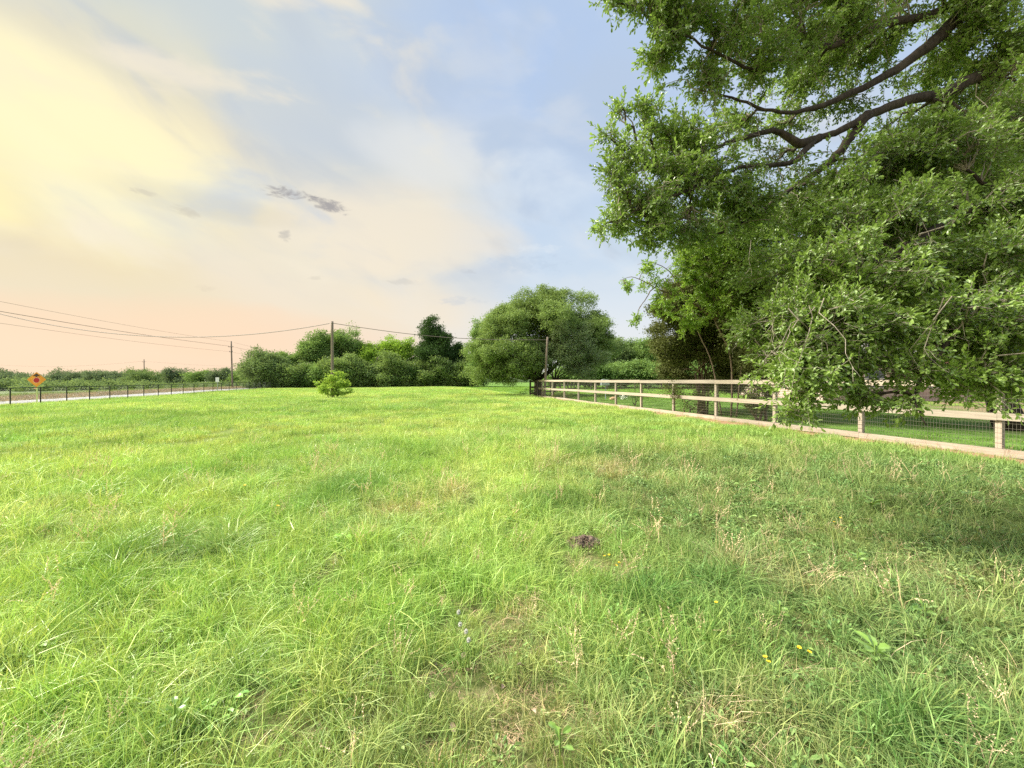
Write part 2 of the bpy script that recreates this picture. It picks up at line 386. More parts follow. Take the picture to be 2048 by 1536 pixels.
M['dry_leaf'] = mat('dry leaf', soil_fn((.30, .22, .15), (.52, .42, .33)))
def road_mat(t):
    o = t.n('ShaderNodeTexCoord').outputs['Object']; n = t.noise(o, 30, 4, .6); n2 = t.noise(o, .25, 4)
    return princ(t, t.mix(t.mr(t.m('ADD', t.m('MULTIPLY', n, .4), t.m('MULTIPLY', n2, .6)), .3, .7), (.25, .25, .26), (.34, .34, .35)), .9, bump=n, bs=.2)
M['road'] = mat('pale concrete road', road_mat)
M['white_paint'] = mat('road paint', lambda t: princ(t, (.75, .75, .72), .7))
def ground_mat(t):
    g = t.n('ShaderNodeNewGeometry').outputs['Position']; sx = t.n('ShaderNodeSeparateXYZ'); t.put(sx.inputs[0], g)
    X, Y = sx.outputs[0], sx.outputs[1]
    r = t.m('SQRT', t.m('ADD', t.m('MULTIPLY', X, X), t.m('MULTIPLY', Y, Y)))
    n = t.noise(g, 14, 6, .7); n2 = t.noise(g, 1.1, 4); n3 = t.noise(g, 90, 3, .7)
    soil = t.mix(t.mr(n, .35, .65), (.022, .018, .013), (.11, .082, .058))
    soil = t.mix(t.m('MULTIPLY', t.mr(n3, .55, .7), .35), soil, (.26, .20, .14))
    green = t.mix(t.mr(n2, .3, .7), (.18, .28, .045), (.27, .40, .07))
    green = t.mix(t.mr(n, .4, .7, 0, .35), green, (.35, .42, .12))
    near = t.mr(r, 5, 26, .25, 1.0)
    field = t.mix(near, soil, green)
    # right of the board fence: lawn, with bare littered ground under the oaks
    ft = t.m('SUBTRACT', t.m('MULTIPLY', t.m('SUBTRACT', X, 9.66), float(RD[1])), t.m('MULTIPLY', t.m('SUBTRACT', Y, 7.75), float(RD[0])))
    lawn = t.mix(t.mr(n2, .3, .7), (.075, .15, .03), (.15, .26, .05))
    dirt = t.mix(t.mr(n, .35, .65), (.10, .07, .045), (.36, .26, .17))
    dm = t.mr(t.m('ADD', t.m('SUBTRACT', X, t.m('MULTIPLY', Y, .72)), t.m('MULTIPLY', n2, 6.0)), 8.0, 13.0)
    pad = t.mix(dm, lawn, dirt)
    straw = t.mix(t.mr(n3, .35, .65), (.16, .09, .05), (.44, .29, .18))
    ab = t.m('ABSOLUTE', t.m('ADD', ft, .35))
    field = t.mix(t.mr(ft, -.1, .25), field, pad)
    col = t.mix(t.m('MULTIPLY', t.mr(t.m('ADD', ab, t.m('MULTIPLY', n2, .5)), .35, .95, 1.0, 0.0), t.mr(Y, 28, 38, 1.0, 0.0)), field, straw)
    s = t.m('ADD', t.m('MULTIPLY', t.m('SUBTRACT', X, float(FP0[0])), float(FN[0])), t.m('MULTIPLY', t.m('SUBTRACT', Y, float(FP0[1])), float(FN[1])))
    verge = t.mix(t.mr(n2, .35, .65), (.24, .20, .14), (.33, .28, .20))
    col = t.mix(t.mr(s, 10, 12), col, verge)
    col = t.mix(t.mr(s, 16, 20), col, (.13, .17, .075))
    return princ(t, col, .95, bump=n, bs=.5, spec=.1)
M['ground'] = mat('meadow ground', ground_mat)

# ------------------------------------------------------------------ ground and road
def ground():
    a = np.sinh(np.linspace(-1, 1, 281) * 6.2); a = a / a[-1] * 600
    xs = a; b = np.sinh(np.linspace(-.42, 1, 260) * 6.2); b = b / b[-1] * 700
    X, Y = np.meshgrid(xs, b); Z = gz(X, Y)
    ny, nx = X.shape; i = np.arange(ny - 1)[:, None] * nx + np.arange(nx - 1)[None]
    Q = np.stack([i, i + 1, i + nx + 1, i + nx], -1).reshape(-1, 4)
    g = Geo().add(np.stack([X, Y, Z], -1).reshape(-1, 3), Q=Q)
    tag(g.build('ground', M['ground'], smooth=True), kind='structure')
ground()
def strip(s0, s1, t0, t1, dz, name, m, step=3.0):
    ts = np.arange(t0, t1 + step, step); V = []
    for t in ts:
        zc = gz1(*(FP0 + FD * t + FN * 7.0))
        for s_ in (s0, s1):
            p = FP0 + FD * t + FN * s_; V.append((p[0], p[1], zc + dz))
    n = len(ts); g = Geo(); V = np.array(V)
    i = np.arange(n - 1) * 2; g.add(V, Q=np.stack([i, i + 2, i + 3, i + 1], -1))
    lo = V.copy(); lo[:, 2] -= .25
    g.add(np.vstack([V[0::2], lo[0::2]]), Q=[(k, k + n, k + n + 1, k + 1) for k in range(n - 1)])
    return tag(g.build(name, m), kind='structure')
strip(4.0, 10.8, -45, 420, .07, 'road', M['road'])
strip(10.35, 10.47, -45, 420, .078, 'road_edge_line', M['white_paint'])

# ------------------------------------------------------------------ grass
def blades(n, rad, h, wd, lean=.35, hv=.35, seed=0, bend=(0, 0), seg=3, rlo=0.0, rhi=1.0):
    r = np.random.default_rng(seed)
    a = r.uniform(0, 2 * math.pi, n); q = rad * np.sqrt(r.uniform(0, 1, n))
    base = np.stack([q * np.cos(a), q * np.sin(a), np.full(n, -.01)], 1)
    hh = h * (1 - hv * r.uniform(0, 1, n) ** .7 * 1.6).clip(.3); ww = wd * r.uniform(.6, 1.2, n)
    da = r.uniform(0, 2 * math.pi, n); out_ = np.stack([np.cos(da), np.sin(da)], 1) * (lean * r.uniform(.15, 1.5, n) ** 1.3)[:, None] + np.array(bend) * r.uniform(.4, 1.2, n)[:, None]
    sa_ = r.uniform(0, 2 * math.pi, n); side = np.stack([np.cos(sa_), np.sin(sa_), np.zeros(n)], 1)
    V = []; lv = np.linspace(0, 1, seg + 1)
    for k, t in enumerate(lv):
        bn = np.hypot(out_[:, 0], out_[:, 1])
        droop = (t ** 2.2) * np.minimum(bn * .55, .75)
        p = base + np.concatenate([out_ * (t ** 1.7)[..., None] * hh[:, None] if np.ndim(t) else out_ * t ** 1.7 * hh[:, None], (hh * (t - droop))[:, None]], 1)
        wk = ww * (1, .95, .7, 0)[min(3, int(round(t * 3)))] * .5
        if k < seg: V += [p - side * wk[:, None], p + side * wk[:, None]]
        else: V += [p]
    V = np.stack(V, 1); m_ = V.shape[1]; T = []
    for k in range(seg - 1): T += [(2 * k, 2 * k + 1, 2 * k + 3), (2 * k, 2 * k + 3, 2 * k + 2)]
    T += [(2 * seg - 2, 2 * seg - 1, 2 * seg)]
    F_ = (np.arange(n)[:, None, None] * m_ + np.array(T)[None]).reshape(-1, 3)
    rn = np.repeat(r.uniform(rlo, rhi, n), m_)
    return V.reshape(-1, 3), F_, rn
def leafshape(P, D, N_, L, wd, fold=.25, seg=6):
    """leaves as folded 6-point blades; P base, D axis, N_ normal"""
    D = unit(D); Sd = unit(np.cross(D, N_)); U_ = np.cross(Sd, D)
    n = len(P); L = np.broadcast_to(L, (n,))[:, None]; wd = np.broadcast_to(wd, (n,))[:, None]
    if seg == 6:
        up = U_ * wd * fold
        V = np.stack([P, P + D * L * .42 + Sd * wd * .42 + up, P + D * L * .42 - Sd * wd * .42 + up,
                      P + D * L * .78 + Sd * wd * .42 + up - U_ * L * .06, P + D * L * .78 - Sd * wd * .42 + up - U_ * L * .06,
                      P + D * L - U_ * L * .10, P + D * L * .6], 1)
        T = np.array([(0, 6, 1), (0, 2, 6), (1, 6, 3), (2, 4, 6), (3, 6, 5), (4, 5, 6)]); m_ = 7
    else:
        V = np.stack([P, P + D * L * .5 + Sd * wd * .5, P + D * L, P + D * L * .5 - Sd * wd * .5], 1)
        V[:, 1] += U_ * wd * .2; V[:, 3] += U_ * wd * .2
        T = np.array([(0, 1, 2), (0, 2, 3)]); m_ = 4
    return V.reshape(-1, 3), (np.arange(n)[:, None, None] * m_ + T[None]).reshape(-1, 3), m_

protos = bpy.data.collections.new('grass_kinds')
def proto(name, geos):
    g = Geo()
    for V, T, a in geos: g.add(V, T=T, a=a)
    o = bpy.data.objects.new(name, g.mesh(name, M['grass'])); protos.objects.link(o)
def weedgeo(n, rad, L, seed, hgt=.05):
    r = np.random.default_rng(seed)
    a = r.uniform(0, 2 * math.pi, n); q = rad * np.sqrt(r.uniform(0, 1, n))
    P = np.stack([q * np.cos(a), q * np.sin(a), r.uniform(.3, 1, n) * hgt], 1)
    D = np.stack([np.cos(a + r.normal(0, .6, n)), np.sin(a + r.normal(0, .6, n)), r.uniform(-.1, .6, n)], 1)
    N_ = unit(np.array((0, 0, 1.0)) + r.normal(0, .35, (n, 3)))
    V, T, m_ = leafshape(P, D, N_, L * r.uniform(.6, 1.2, n), L * .5)
    return V, T, np.repeat(r.uniform(.1, .75, n), m_)
def seedgeo(n, rad, h, seed):
    V, T, a = blades(n, rad, h, .0035, .35, .25, seed); r = np.random.default_rng(seed + 1)
    tips = V.reshape(n, 7, 3)[:, 6]; prev = V.reshape(n, 7, 3)[:, 4]; d = unit(tips - prev)
    P = []; D = []
    for k in range(12):
        P.append(tips - d * (.008 * k)); D.append(d + r.normal(0, .55, (n, 3)))
    P = np.vstack(P); D = np.vstack(D); V2, T2, m_ = leafshape(P, D, r.normal(0, 1, P.shape), .012, .005, seg=4)
    return [(V, T, a), (V2, T2, np.full(len(V2), .97))]
# 0-4 near green tufts, 5 lush arching tuft, 6 weed, 7 clover, 8 seed stalks, 9 straw; 10-12 mid patches; 13-14 far patches; 15 mown; 16 thatch
for k in range(5): proto(f'k{k:02d}', [blades(42, .075, (.17, .20, .15, .22, .13)[k], (.0034, .0042, .0031, .0037, .0033)[k], (.35, .5, .6, .45, .8)[k], .45, k)])
proto('k05', [blades(64, .09, .28, .0042, 1.0, .4, 30)])
proto('k06', [weedgeo(18, .07, .042, 31, .06), blades(6, .05, .12, .004, .5, .3, 32)])
proto('k07', [weedgeo(42, .11, .024, 33, .055)])
proto('k08', seedgeo(9, .06, .34, 34))
proto('k09', [blades(22, .10, .24, .0028, 1.2, .5, 35, rlo=.5)])
for k in range(3): proto(f'k{10 + k}', [blades(330, .36, (.20, .24, .17)[k], .0085, (.5, .7, .8)[k], .5, 40 + k), blades(20, .36, .30, .006, .5, .3, 50 + k, rlo=.8)])
for k in range(2): proto(f'k{13 + k}', [blades(520, 1.15, (.24, .28)[k], .022, .6, .55, 60 + k, seg=3), blades(30, 1.15, .38, .014, .4, .3, 70 + k, rlo=.8)])
proto('k15', [blades(260, .45, .055, .008, .8, .4, 80)])
proto('k16', [blades(60, .12, .045, .0035, 1.8, .5, 81)])
proto('k17', [blades(30, .04, .27, .0044, .8, .45, 82, bend=(.5, -.1))])

def px2g(px, py): Y = F * EYE / (py - 760); return ((px - 1024) / F * Y, Y)
PATCH = []   # x, y, rx, ry, kind
def patch(px, py, rxp, rm_y, kind): x, y = px2g(px, py); PATCH.append((x, y, rxp / F * y, rm_y, kind))
for a in [(370, 1105, 125, .36, 'lush'), (700, 985, 80, .55, 'lush'), (1110, 1015, 75, .30, 'lush'), (1420, 1115, 70, .25, 'lush'), (1180, 905, 60, .5, 'lush'),
          (1480, 1170, 90, .25, 'lush'), (1290, 1190, 90, .20, 'lush'), (180, 1180, 170, .22, 'lush2'), (640, 875, 60, .6, 'lush2'), (860, 905, 120, .7, 'lush2'), (1330, 1300, 120, .15, 'lush2'), (1790, 1090, 70, .22, 'dark'),
          (1760, 1005, 60, .3, 'dark'), (1830, 1480, 150, .10, 'lush'), (1130, 880, 60, .6, 'pale'), (1160, 895, 55, .6, 'pale'), (720, 915, 60, .5, 'pale'), (960, 985, 70, .35, 'pale'),
          (800, 1020, 60, .28, 'straw'), (910, 1000, 40, .25, 'straw'), (1225, 945, 28, .5, 'straw'), (1100, 930, 28, .35, 'straw'), (290, 1255, 35, .12, 'straw'),
          (1045, 1225, 40, .14, 'straw'), (1480, 1140, 40, .16, 'straw'), (1500, 1450, 130, .10, 'straw2'), (960, 1440, 210, .32, 'bare'), (600, 1450, 70, .12, 'bare'), (1000, 1280, 120, .22, 'bare'), (1170, 1130, 90, .18, 'bare'),
          (1600, 1180, 60, .12, 'straw2'), (1120, 1450, 130, .10, 'straw2'), (1480, 1400, 90, .08, 'straw2'), (1860, 1160, 120, .12, 'straw2'), (1290, 960, 150, .5, 'pale'), (560, 1490, 300, .06, 'pale')]: patch(*a)
def pmask(x, y, kind):
    r = np.zeros(np.shape(x))
    wob = fbm2(x, y, 3.5, 77, 2) - .5
    for (cx, cy, rx, ry, k) in PATCH:
        if k == kind:
            d = ((x - cx) / rx) ** 2 + ((y - cy) / ry) ** 2
            r = np.maximum(r, np.exp(-d * .8) * (1 + wob * 1.2))
    return np.clip(r, 0, 1)
def scatter():
    out_ = []
    def emit(x, y, idx, scl, tint, lean=.12, bend=None, rz=None):
        n = len(x)
        if n == 0: return
        z = gz(x, y)
        rot = np.stack([rng.normal(0, lean, n), rng.normal(0, lean, n), rng.uniform(0, 2 * math.pi, n) if rz is None else rz], 1)
        out_.append((np.stack([x, y, z], 1), idx, scl, tint, rot))
    def sample(dens, r0, r1, amax=R(66)):
        A = amax * (r1 ** 2 - r0 ** 2); n = int(A * dens)
        r = np.sqrt(rng.uniform(r0 ** 2, r1 ** 2, n)); a = rng.uniform(-amax, amax, n)
        return r * np.sin(a), r * np.cos(a)
    def tintmap(x, y):
        n = len(x); b = fbm2(x, y, .28, 21); b2 = fbm2(x, y, 1.5, 22); b3 = fbm2(x, y, .07, 23)
        yg = np.array((.47, .61, .165)); gg = np.array((.34, .515, .125)); pale = np.array((.55, .63, .28))
        f = sstep(.35, .65, b)[:, None]; T_ = gg * (1 - f) + yg * f
        f = (sstep(.5, .75, b2) * .45)[:, None]; T_ = T_ * (1 - f) + pale * f
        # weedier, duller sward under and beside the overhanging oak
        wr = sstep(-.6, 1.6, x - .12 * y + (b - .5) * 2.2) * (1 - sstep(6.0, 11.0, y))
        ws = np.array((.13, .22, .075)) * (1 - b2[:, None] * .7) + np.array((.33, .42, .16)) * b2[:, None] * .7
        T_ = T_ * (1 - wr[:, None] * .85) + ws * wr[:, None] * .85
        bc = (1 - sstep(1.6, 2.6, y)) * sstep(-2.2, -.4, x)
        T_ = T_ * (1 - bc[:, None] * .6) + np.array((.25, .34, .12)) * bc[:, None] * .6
        for kind, col, k in (('lush', (.13, .26, .065), 1.0), ('lush2', (.20, .37, .06), .7), ('dark', (.12, .19, .05), .6), ('pale', (.46, .58, .22), .6),
                             ('straw', (.55, .45, .26), .55), ('straw2', (.44, .40, .22), .5), ('bare', (.33, .38, .15), .5)):
            m_ = (pmask(x, y, kind) * k)[:, None] * rng.uniform(.5, 1.2, (n, 1)).clip(0, 1); m_ = m_.clip(0, 1)
            T_ = T_ * (1 - m_) + np.array(col) * m_
        T_ *= rng.uniform(.8, 1.2, (n, 1)); T_[:, 0] *= rng.uniform(.85, 1.15, n)
        return T_, wr
    # near sward
    for (r0, r1, dens, sc) in ((.02, 3.2, 820, .85), (3.2, 6.0, 420, 1.0), (6.0, 10.5, 180, 1.25)):
        am = R(110) if r1 < 8 else R(95)
        x, y = sample(dens, r0, r1, am)
        t = fence_t(x, y); bare = pmask(x, y, 'bare'); cl = fbm2(x, y, 4.5, 31, 2); cl2 = fbm2(x, y, 12, 35, 2)
        mx_, my_ = px2g(1172, 1085)
        mound = np.exp(-(((x - mx_) / .16) ** 2 + ((y - my_) / .13) ** 2))
        straw_edge = sstep(-1.0, -.35, t + (cl - .5) * 1.0)
        keep = (t < .1) & (rng.uniform(0, 1, len(x)) < (1 - .5 * bare) * (1 - .78 * (cl2 < .44) * (r1 < 7)) * (1 - .85 * straw_edge)) & (mound < .45)
        x, y, cl = x[keep], y[keep], cl[keep]
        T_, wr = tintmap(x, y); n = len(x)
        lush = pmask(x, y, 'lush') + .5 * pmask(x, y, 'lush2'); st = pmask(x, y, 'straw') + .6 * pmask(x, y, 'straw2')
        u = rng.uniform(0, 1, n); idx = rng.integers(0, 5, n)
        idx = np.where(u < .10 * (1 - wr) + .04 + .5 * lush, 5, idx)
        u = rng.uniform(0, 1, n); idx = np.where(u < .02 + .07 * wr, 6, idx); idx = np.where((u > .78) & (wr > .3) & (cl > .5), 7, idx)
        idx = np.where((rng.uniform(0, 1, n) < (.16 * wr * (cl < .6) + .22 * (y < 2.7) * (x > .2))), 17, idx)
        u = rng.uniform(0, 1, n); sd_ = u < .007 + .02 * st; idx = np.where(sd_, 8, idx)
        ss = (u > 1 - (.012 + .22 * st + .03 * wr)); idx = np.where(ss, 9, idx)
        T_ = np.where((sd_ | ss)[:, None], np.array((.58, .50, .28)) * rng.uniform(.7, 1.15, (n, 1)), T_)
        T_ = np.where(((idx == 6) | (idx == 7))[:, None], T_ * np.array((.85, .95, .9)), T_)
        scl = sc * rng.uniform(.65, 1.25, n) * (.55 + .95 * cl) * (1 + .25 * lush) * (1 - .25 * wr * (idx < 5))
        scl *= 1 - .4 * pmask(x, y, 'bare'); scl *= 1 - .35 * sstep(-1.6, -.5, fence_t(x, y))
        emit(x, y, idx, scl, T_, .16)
        # dry litter between the tufts
        x, y = sample(dens * .22, r0, r1, am); t = fence_t(x, y)
        pr = .22 + .75 * pmask(x, y, 'bare') + .9 * sstep(-1.3, -.3, t) + .3 * pmask(x, y, 'straw2')
        keep = (t < .9) & (rng.uniform(0, 1, len(x)) < pr); x, y = x[keep], y[keep]; n = len(x)
        se = sstep(-1.3, -.3, fence_t(x, y))[:, None]
        emit(x, y, np.full(n, 16), rng.uniform(.7, 1.3, n) * (1 + .8 * se[:, 0]), (np.array((.50, .37, .22)) * (1 - se) + np.array((.44, .26, .15)) * se) * rng.uniform(.5, 1.2, (n, 1)), .1)
    # dry stalks and weeds growing up against the bottom board
    n = 420; k = rng.uniform(-4, 27, n); off = rng.normal(-.17, .09, n).clip(-.5, -.06); x = RP0[0] + RD[0] * k + RD[1] * off; y = RP0[1] + RD[1] * k - RD[0] * off
    u = rng.uniform(0, 1, n); emit(x, y, np.where(u < .45, 9, np.where(u < .75, 2, 8)), rng.uniform(.4, .9, n), np.where((u < .45)[:, None], np.array((.46, .30, .19)), np.where((u < .75)[:, None], np.array((.25, .36, .10)), np.array((.45, .33, .2)))) * rng.uniform(.7, 1.2, (n, 1)), .2)
    # middle
    for (r0, r1, dens, sc) in ((9.8, 20, 7.5, .95), (20, 40, 5.0, 1.25)):
        x, y = sample(dens, r0, r1, R(82)); t = fence_t(x, y); s = road_s(x, y)
        keep = (t < -.75 + .4 * (rng.uniform(0, 1, len(x)) - .5)) & (s < 3.6); x, y = x[keep], y[keep]
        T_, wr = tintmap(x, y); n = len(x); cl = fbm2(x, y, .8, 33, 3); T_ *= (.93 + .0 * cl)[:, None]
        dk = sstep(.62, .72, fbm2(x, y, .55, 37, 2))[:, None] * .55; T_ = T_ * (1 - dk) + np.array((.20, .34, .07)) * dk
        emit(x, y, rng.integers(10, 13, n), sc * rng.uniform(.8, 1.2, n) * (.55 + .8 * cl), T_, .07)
    x, y = sample(1.3, 39, 112); s = road_s(x, y); t = fence_t(x, y)
    keep = (t < -1.2) & (s < 2.6); x, y = x[keep], y[keep]; T_, wr = tintmap(x, y); n = len(x)
    emit(x, y, rng.integers(13, 15, n), rng.uniform(.7, 1.1, n) * (.6 + .6 * fbm2(x, y, .3, 34)), T_ * .95, .03)
    # paddock lawn behind the board fence
    x, y = sample(6, 7.5, 34, R(85)); t = fence_t(x, y); bd = x - .72 * y + fbm2(x, y, .8, 41) * 6
    keep = (t > .3) & (rng.uniform(0, 1, len(x)) < 1 - .9 * sstep(8.5, 13, bd)); x, y = x[keep], y[keep]; n = len(x); b = fbm2(x, y, .5, 42)[:, None]
    emit(x, y, np.full(n, 15), rng.uniform(.7, 1.3, n), (np.array((.10, .21, .035)) * (1 - b) + np.array((.19, .31, .06)) * b) * rng.uniform(.8, 1.2, (n, 1)), .04)
    x, y = sample(1.0, 33, 90); t = fence_t(x, y); keep = t > .6; x, y = x[keep], y[keep]; n = len(x)
    emit(x, y, rng.integers(13, 15, n), rng.uniform(.35, .5, n), np.array((.24, .40, .07)) * rng.uniform(.8, 1.2, (n, 1)), .03)
    # dry verge beyond the road
    x, y = sample(.9, 35, 150, R(60)); s = road_s(x, y); keep = (s > 11.2) & (s < 24); x, y, s = x[keep], y[keep], s[keep]; n = len(x)
    dry = (1 - sstep(16, 22, s))[:, None]
    emit(x, y, rng.integers(13, 15, n), rng.uniform(.9, 1.4, n), (np.array((.40, .34, .24)) * dry + np.array((.26, .36, .11)) * (1 - dry)) * rng.uniform(.7, 1.2, (n, 1)), .03)
    return [np.concatenate([np.asarray(o[k]) for o in out_]) for k in range(5)]
P_, IDX, SCL, TINT, ROT = scatter()
def grass():
    me = bpy.data.meshes.new('grass'); me.vertices.add(len(P_)); me.vertices.foreach_set('co', P_.astype(np.float32).ravel())
    def at_(n, t, d, f='value'): a = me.attributes.new(n, t, 'POINT'); a.data.foreach_set(f, d)
    at_('idx', 'INT', IDX.astype(np.int32)); at_('scl', 'FLOAT', SCL.astype(np.float32))
    at_('tint', 'FLOAT_VECTOR', TINT.astype(np.float32).ravel(), 'vector'); at_('rot', 'FLOAT_VECTOR', ROT.astype(np.float32).ravel(), 'vector')
    o = bpy.data.objects.new('grass', me); COL.objects.link(o); me.materials.append(M['grass'])
    ng = bpy.data.node_groups.new('grass', 'GeometryNodeTree')
    ng.interface.new_socket('Geometry', in_out='INPUT', socket_type='NodeSocketGeometry')
    ng.interface.new_socket('Geometry', in_out='OUTPUT', socket_type='NodeSocketGeometry')
    N = ng.nodes; L = ng.links
    gi = N.new('NodeGroupInput'); go = N.new('NodeGroupOutput'); ip = N.new('GeometryNodeInstanceOnPoints')
    ci = N.new('GeometryNodeCollectionInfo'); ci.inputs['Collection'].default_value = protos
    ci.inputs['Separate Children'].default_value = True; ci.inputs['Reset Children'].default_value = True
    def na(name, typ):
        a = N.new('GeometryNodeInputNamedAttribute'); a.data_type = typ; a.inputs[0].default_value = name; return a.outputs[0]
    L.new(gi.outputs[0], ip.inputs['Points']); L.new(ci.outputs[0], ip.inputs['Instance']); ip.inputs['Pick Instance'].default_value = True
    L.new(na('idx', 'INT'), ip.inputs['Instance Index']); L.new(na('scl', 'FLOAT'), ip.inputs['Scale']); L.new(na('rot', 'FLOAT_VECTOR'), ip.inputs['Rotation'])
    L.new(ip.outputs[0], go.inputs[0])
    md = o.modifiers.new('grass', 'NODES'); md.node_group = ng
    tag(o, 'long bright yellow green pasture grass covering the whole field', 'grass', kind='stuff')
grass()
print('grass instances', len(P_))

# ------------------------------------------------------------------ trees
def curve(p, q, sag=0.0, n=6, wob=0.0, r=rng):
    p = np.array(p, float); q = np.array(q, float); t = np.linspace(0, 1, n)[:, None]; L = np.linalg.norm(q - p)
    c_ = p * (1 - t) + q * t; c_[:, 2] += (np.sin(t[:, 0] * math.pi)) * sag * L
    if wob: 
        w_ = r.normal(0, wob * L, (n, 3)); w_[0] = 0; w_[-1] = 0; c_ += w_
    return c_
def cloud_leaves(cl, per, spread, size, r, flat=.55, aspect=.55, seg=4, up=.5):
    """cl: cluster centres (M,3); leaves scattered in a flattened puff about each"""
    M_ = len(cl); off = r.normal(0, 1, (M_, per, 3)); off[..., 2] *= flat
    P = (cl[:, None] + off * spread).reshape(-1, 3)
    D = r.normal(0, 1, P.shape); D[:, 2] *= .6; N_ = r.normal(0, 1, P.shape); N_[:, 2] = np.abs(N_[:, 2]) + up
    V, T, m_ = leafshape(P, D, N_, size * r.uniform(.6, 1.3, len(P)), size * aspect * r.uniform(.8, 1.2, len(P)), seg=seg)
    rn = np.clip(np.repeat(r.uniform(0, 1, M_), per) * .62 + r.uniform(0, 1, len(P)) * .38, 0, 1)
    return V, T, np.repeat(rn, m_)
def clusters(blobs, dens, r, shell=.55, rough=.25, seed=0):
    C_ = []
    for b in blobs:
        c_ = np.array(b[0]); rad = np.array(b[1], float); k = b[2] if len(b) > 2 else 1.0
        n = max(4, int(dens * k * (rad[0] * rad[1] * rad[2]) ** (2 / 3)))
        ns = int(9 + 5 * r.uniform()); sd_ = unit(r.normal(0, 1, (ns, 3))); 
        sc = c_ + sd_ * rad * r.uniform(.45, 1.0 + rough * .5, (ns, 1)); sr = r.uniform(.22, .50, (ns, 1)) * rad.mean() * .75 + rad * .12
        j = r.integers(0, ns, n); d = unit(r.normal(0, 1, (n, 3))); d[:, 2] = np.where((d[:, 2] < -.2) & (r.uniform(0, 1, n) < .5), -d[:, 2], d[:, 2])
        q = 1 - shell * r.uniform(0, 1, n) ** 1.6; bump = 1 + rough * 1.2 * (2 * vnoise(d + c_[None], 5, seed + 4) - 1)
        C_.append(sc[j] + d * sr[j] * (q * bump)[:, None])
        m_ = n // 4; C_.append(c_ + unit(r.normal(0, 1, (m_, 3))) * rad * (r.uniform(.1, .8, (m_, 1))))
    return np.vstack(C_)
def tree(name, base, blobs, leafmat, barkmat, dens, per, spread, size, trunk_r=.2, fork=.35, label='', cat='tree', group=None,
         seed=1, stems=1, shell=.55, rough=.25, flat=.55, limbs=True, stem_spread=.3, aspect=.55, zmin=.15, crown_name='crown', up=.5, thin=0.0, limb_k=1.0):
    r = np.random.default_rng(seed); base = np.array(base, float); root = empty(name, base)
    C_ = clusters(blobs, dens, r, shell, rough, seed); C_ = C_[C_[:, 2] > base[2] + zmin]
    if thin: C_ = C_[vnoise(C_, thin, seed + 9) > .38]
    V, T, a = cloud_leaves(C_, per, spread, size, r, flat, aspect, up=up)
    ok = V[:, 2] > base[2] - .05; V[~ok, 2] = base[2]
    local(Geo().add(V, T=T, a=a), base).build(crown_name, leafmat, root)
    g = Geo(); top = np.mean([b[0] for b in blobs], axis=0); H = top[2] - base[2]
    for s_ in range(stems):
        b0 = base + np.array((r.normal(0, stem_spread * .5) if stems > 1 else 0, r.normal(0, stem_spread * .5) if stems > 1 else 0, -.1))
        fk = b0 + np.array(((top[0] - base[0]) * fork * .6 + (r.normal(0, stem_spread) if stems > 1 else 0), (top[1] - base[1]) * fork * .6, H * fork + .1))
        tr = trunk_r * (1 if stems == 1 else r.uniform(.6, 1.1))
        pts = curve(b0, fk, 0, 5, .02, r); g.tube(pts, np.linspace(tr * 1.25, tr * .8, 5), 9 if trunk_r > .15 else 6)
        if limbs:
            for j, b in enumerate(blobs):
                if stems > 1 and j % stems != s_: continue
                c_ = np.array(b[0]); q = curve(fk - (0, 0, .05), c_ + r.normal(0, .15, 3) * np.array(b[1]), r.uniform(.03, .12), 7, .025, r)
                g.tube(q, np.linspace(tr * .55, tr * .12, 7) * limb_k, 6)
                near = C_[np.argsort(np.linalg.norm(C_ - c_, axis=1))[:60]]
                for e in near[r.permutation(len(near))[:7]]:
                    g.tube(curve(q[r.integers(2, 6)], e, .05, 4, .04, r), np.linspace(tr * .14, tr * .03, 4) * limb_k, 4, cap=False)
    local(g, base).build('trunk', barkmat, root, smooth=True)
    return tag(root, label, cat, group)

# --- treeline straight ahead, beyond the pasture
def bl(px, py, Y, rx, rz, ry=None, k=1.0):   # blob from picture place and metres
    return (at(px, py, Y), (rx, ry if ry else rx, rz), k)
def bt(px, Y): x = (px - 1024) / F * Y; return (x, Y, gz1(x, Y))
ppm = lambda Y: F / Y
def belt_tree(px, wpx, top, Y, low, leaf, label, seed, name='broadleaf_tree', cat='tree', dens=34, lobes=5, group=None, trunk_r=.22, size=.40, tall=False, thin=0.0, per=13, rough=.3):
    """crown from several lobes between picture heights top and low"""
    r = np.random.default_rng(seed); w_ = wpx / 2 / ppm(Y); h = (low - top) / 2 / ppm(Y); cy = (top + low) / 2
    B = []
    for k in range(lobes):
        t = (k + .5) / lobes; ang = r.uniform(-.8, .8)
        if tall: B.append(bl(px + r.normal(0, .05) * wpx, low - (low - top) * (t * .86 + .05), Y + r.normal(0, .4), w_ * (1.05 - .62 * t), h * .34, k=1.1))
        else:
            xx = (k / (max(1, lobes - 1)) * 2 - 1); zz = math.sqrt(max(0, 1 - xx * xx * .9)) * .42
            B.append(bl(px + xx * wpx * .33, cy + r.normal(0, .05) * (low - top) - (zz - .25) * (low - top) * .55, Y + r.normal(0, w_ * .3), w_ * r.uniform(.40, .56), h * r.uniform(.42, .58)))
    if cat == 'bush':
        for k in range(4): B.append(bl(px + (k - 1.5) / 3 * wpx * .8, low - (low - top) * .16, Y - .3, w_ * .34, h * .34, k=1.2))
    if not tall: B.append(bl(px, cy + (low - top) * .12, Y, w_ * .75, h * .75, k=.8))
    return tree(name, bt(px, Y), B, M[leaf], M['bark'], dens, per, .42 * size / .34, size, trunk_r, .35, label, cat, group, seed, rough=rough, thin=thin, zmin=.1)

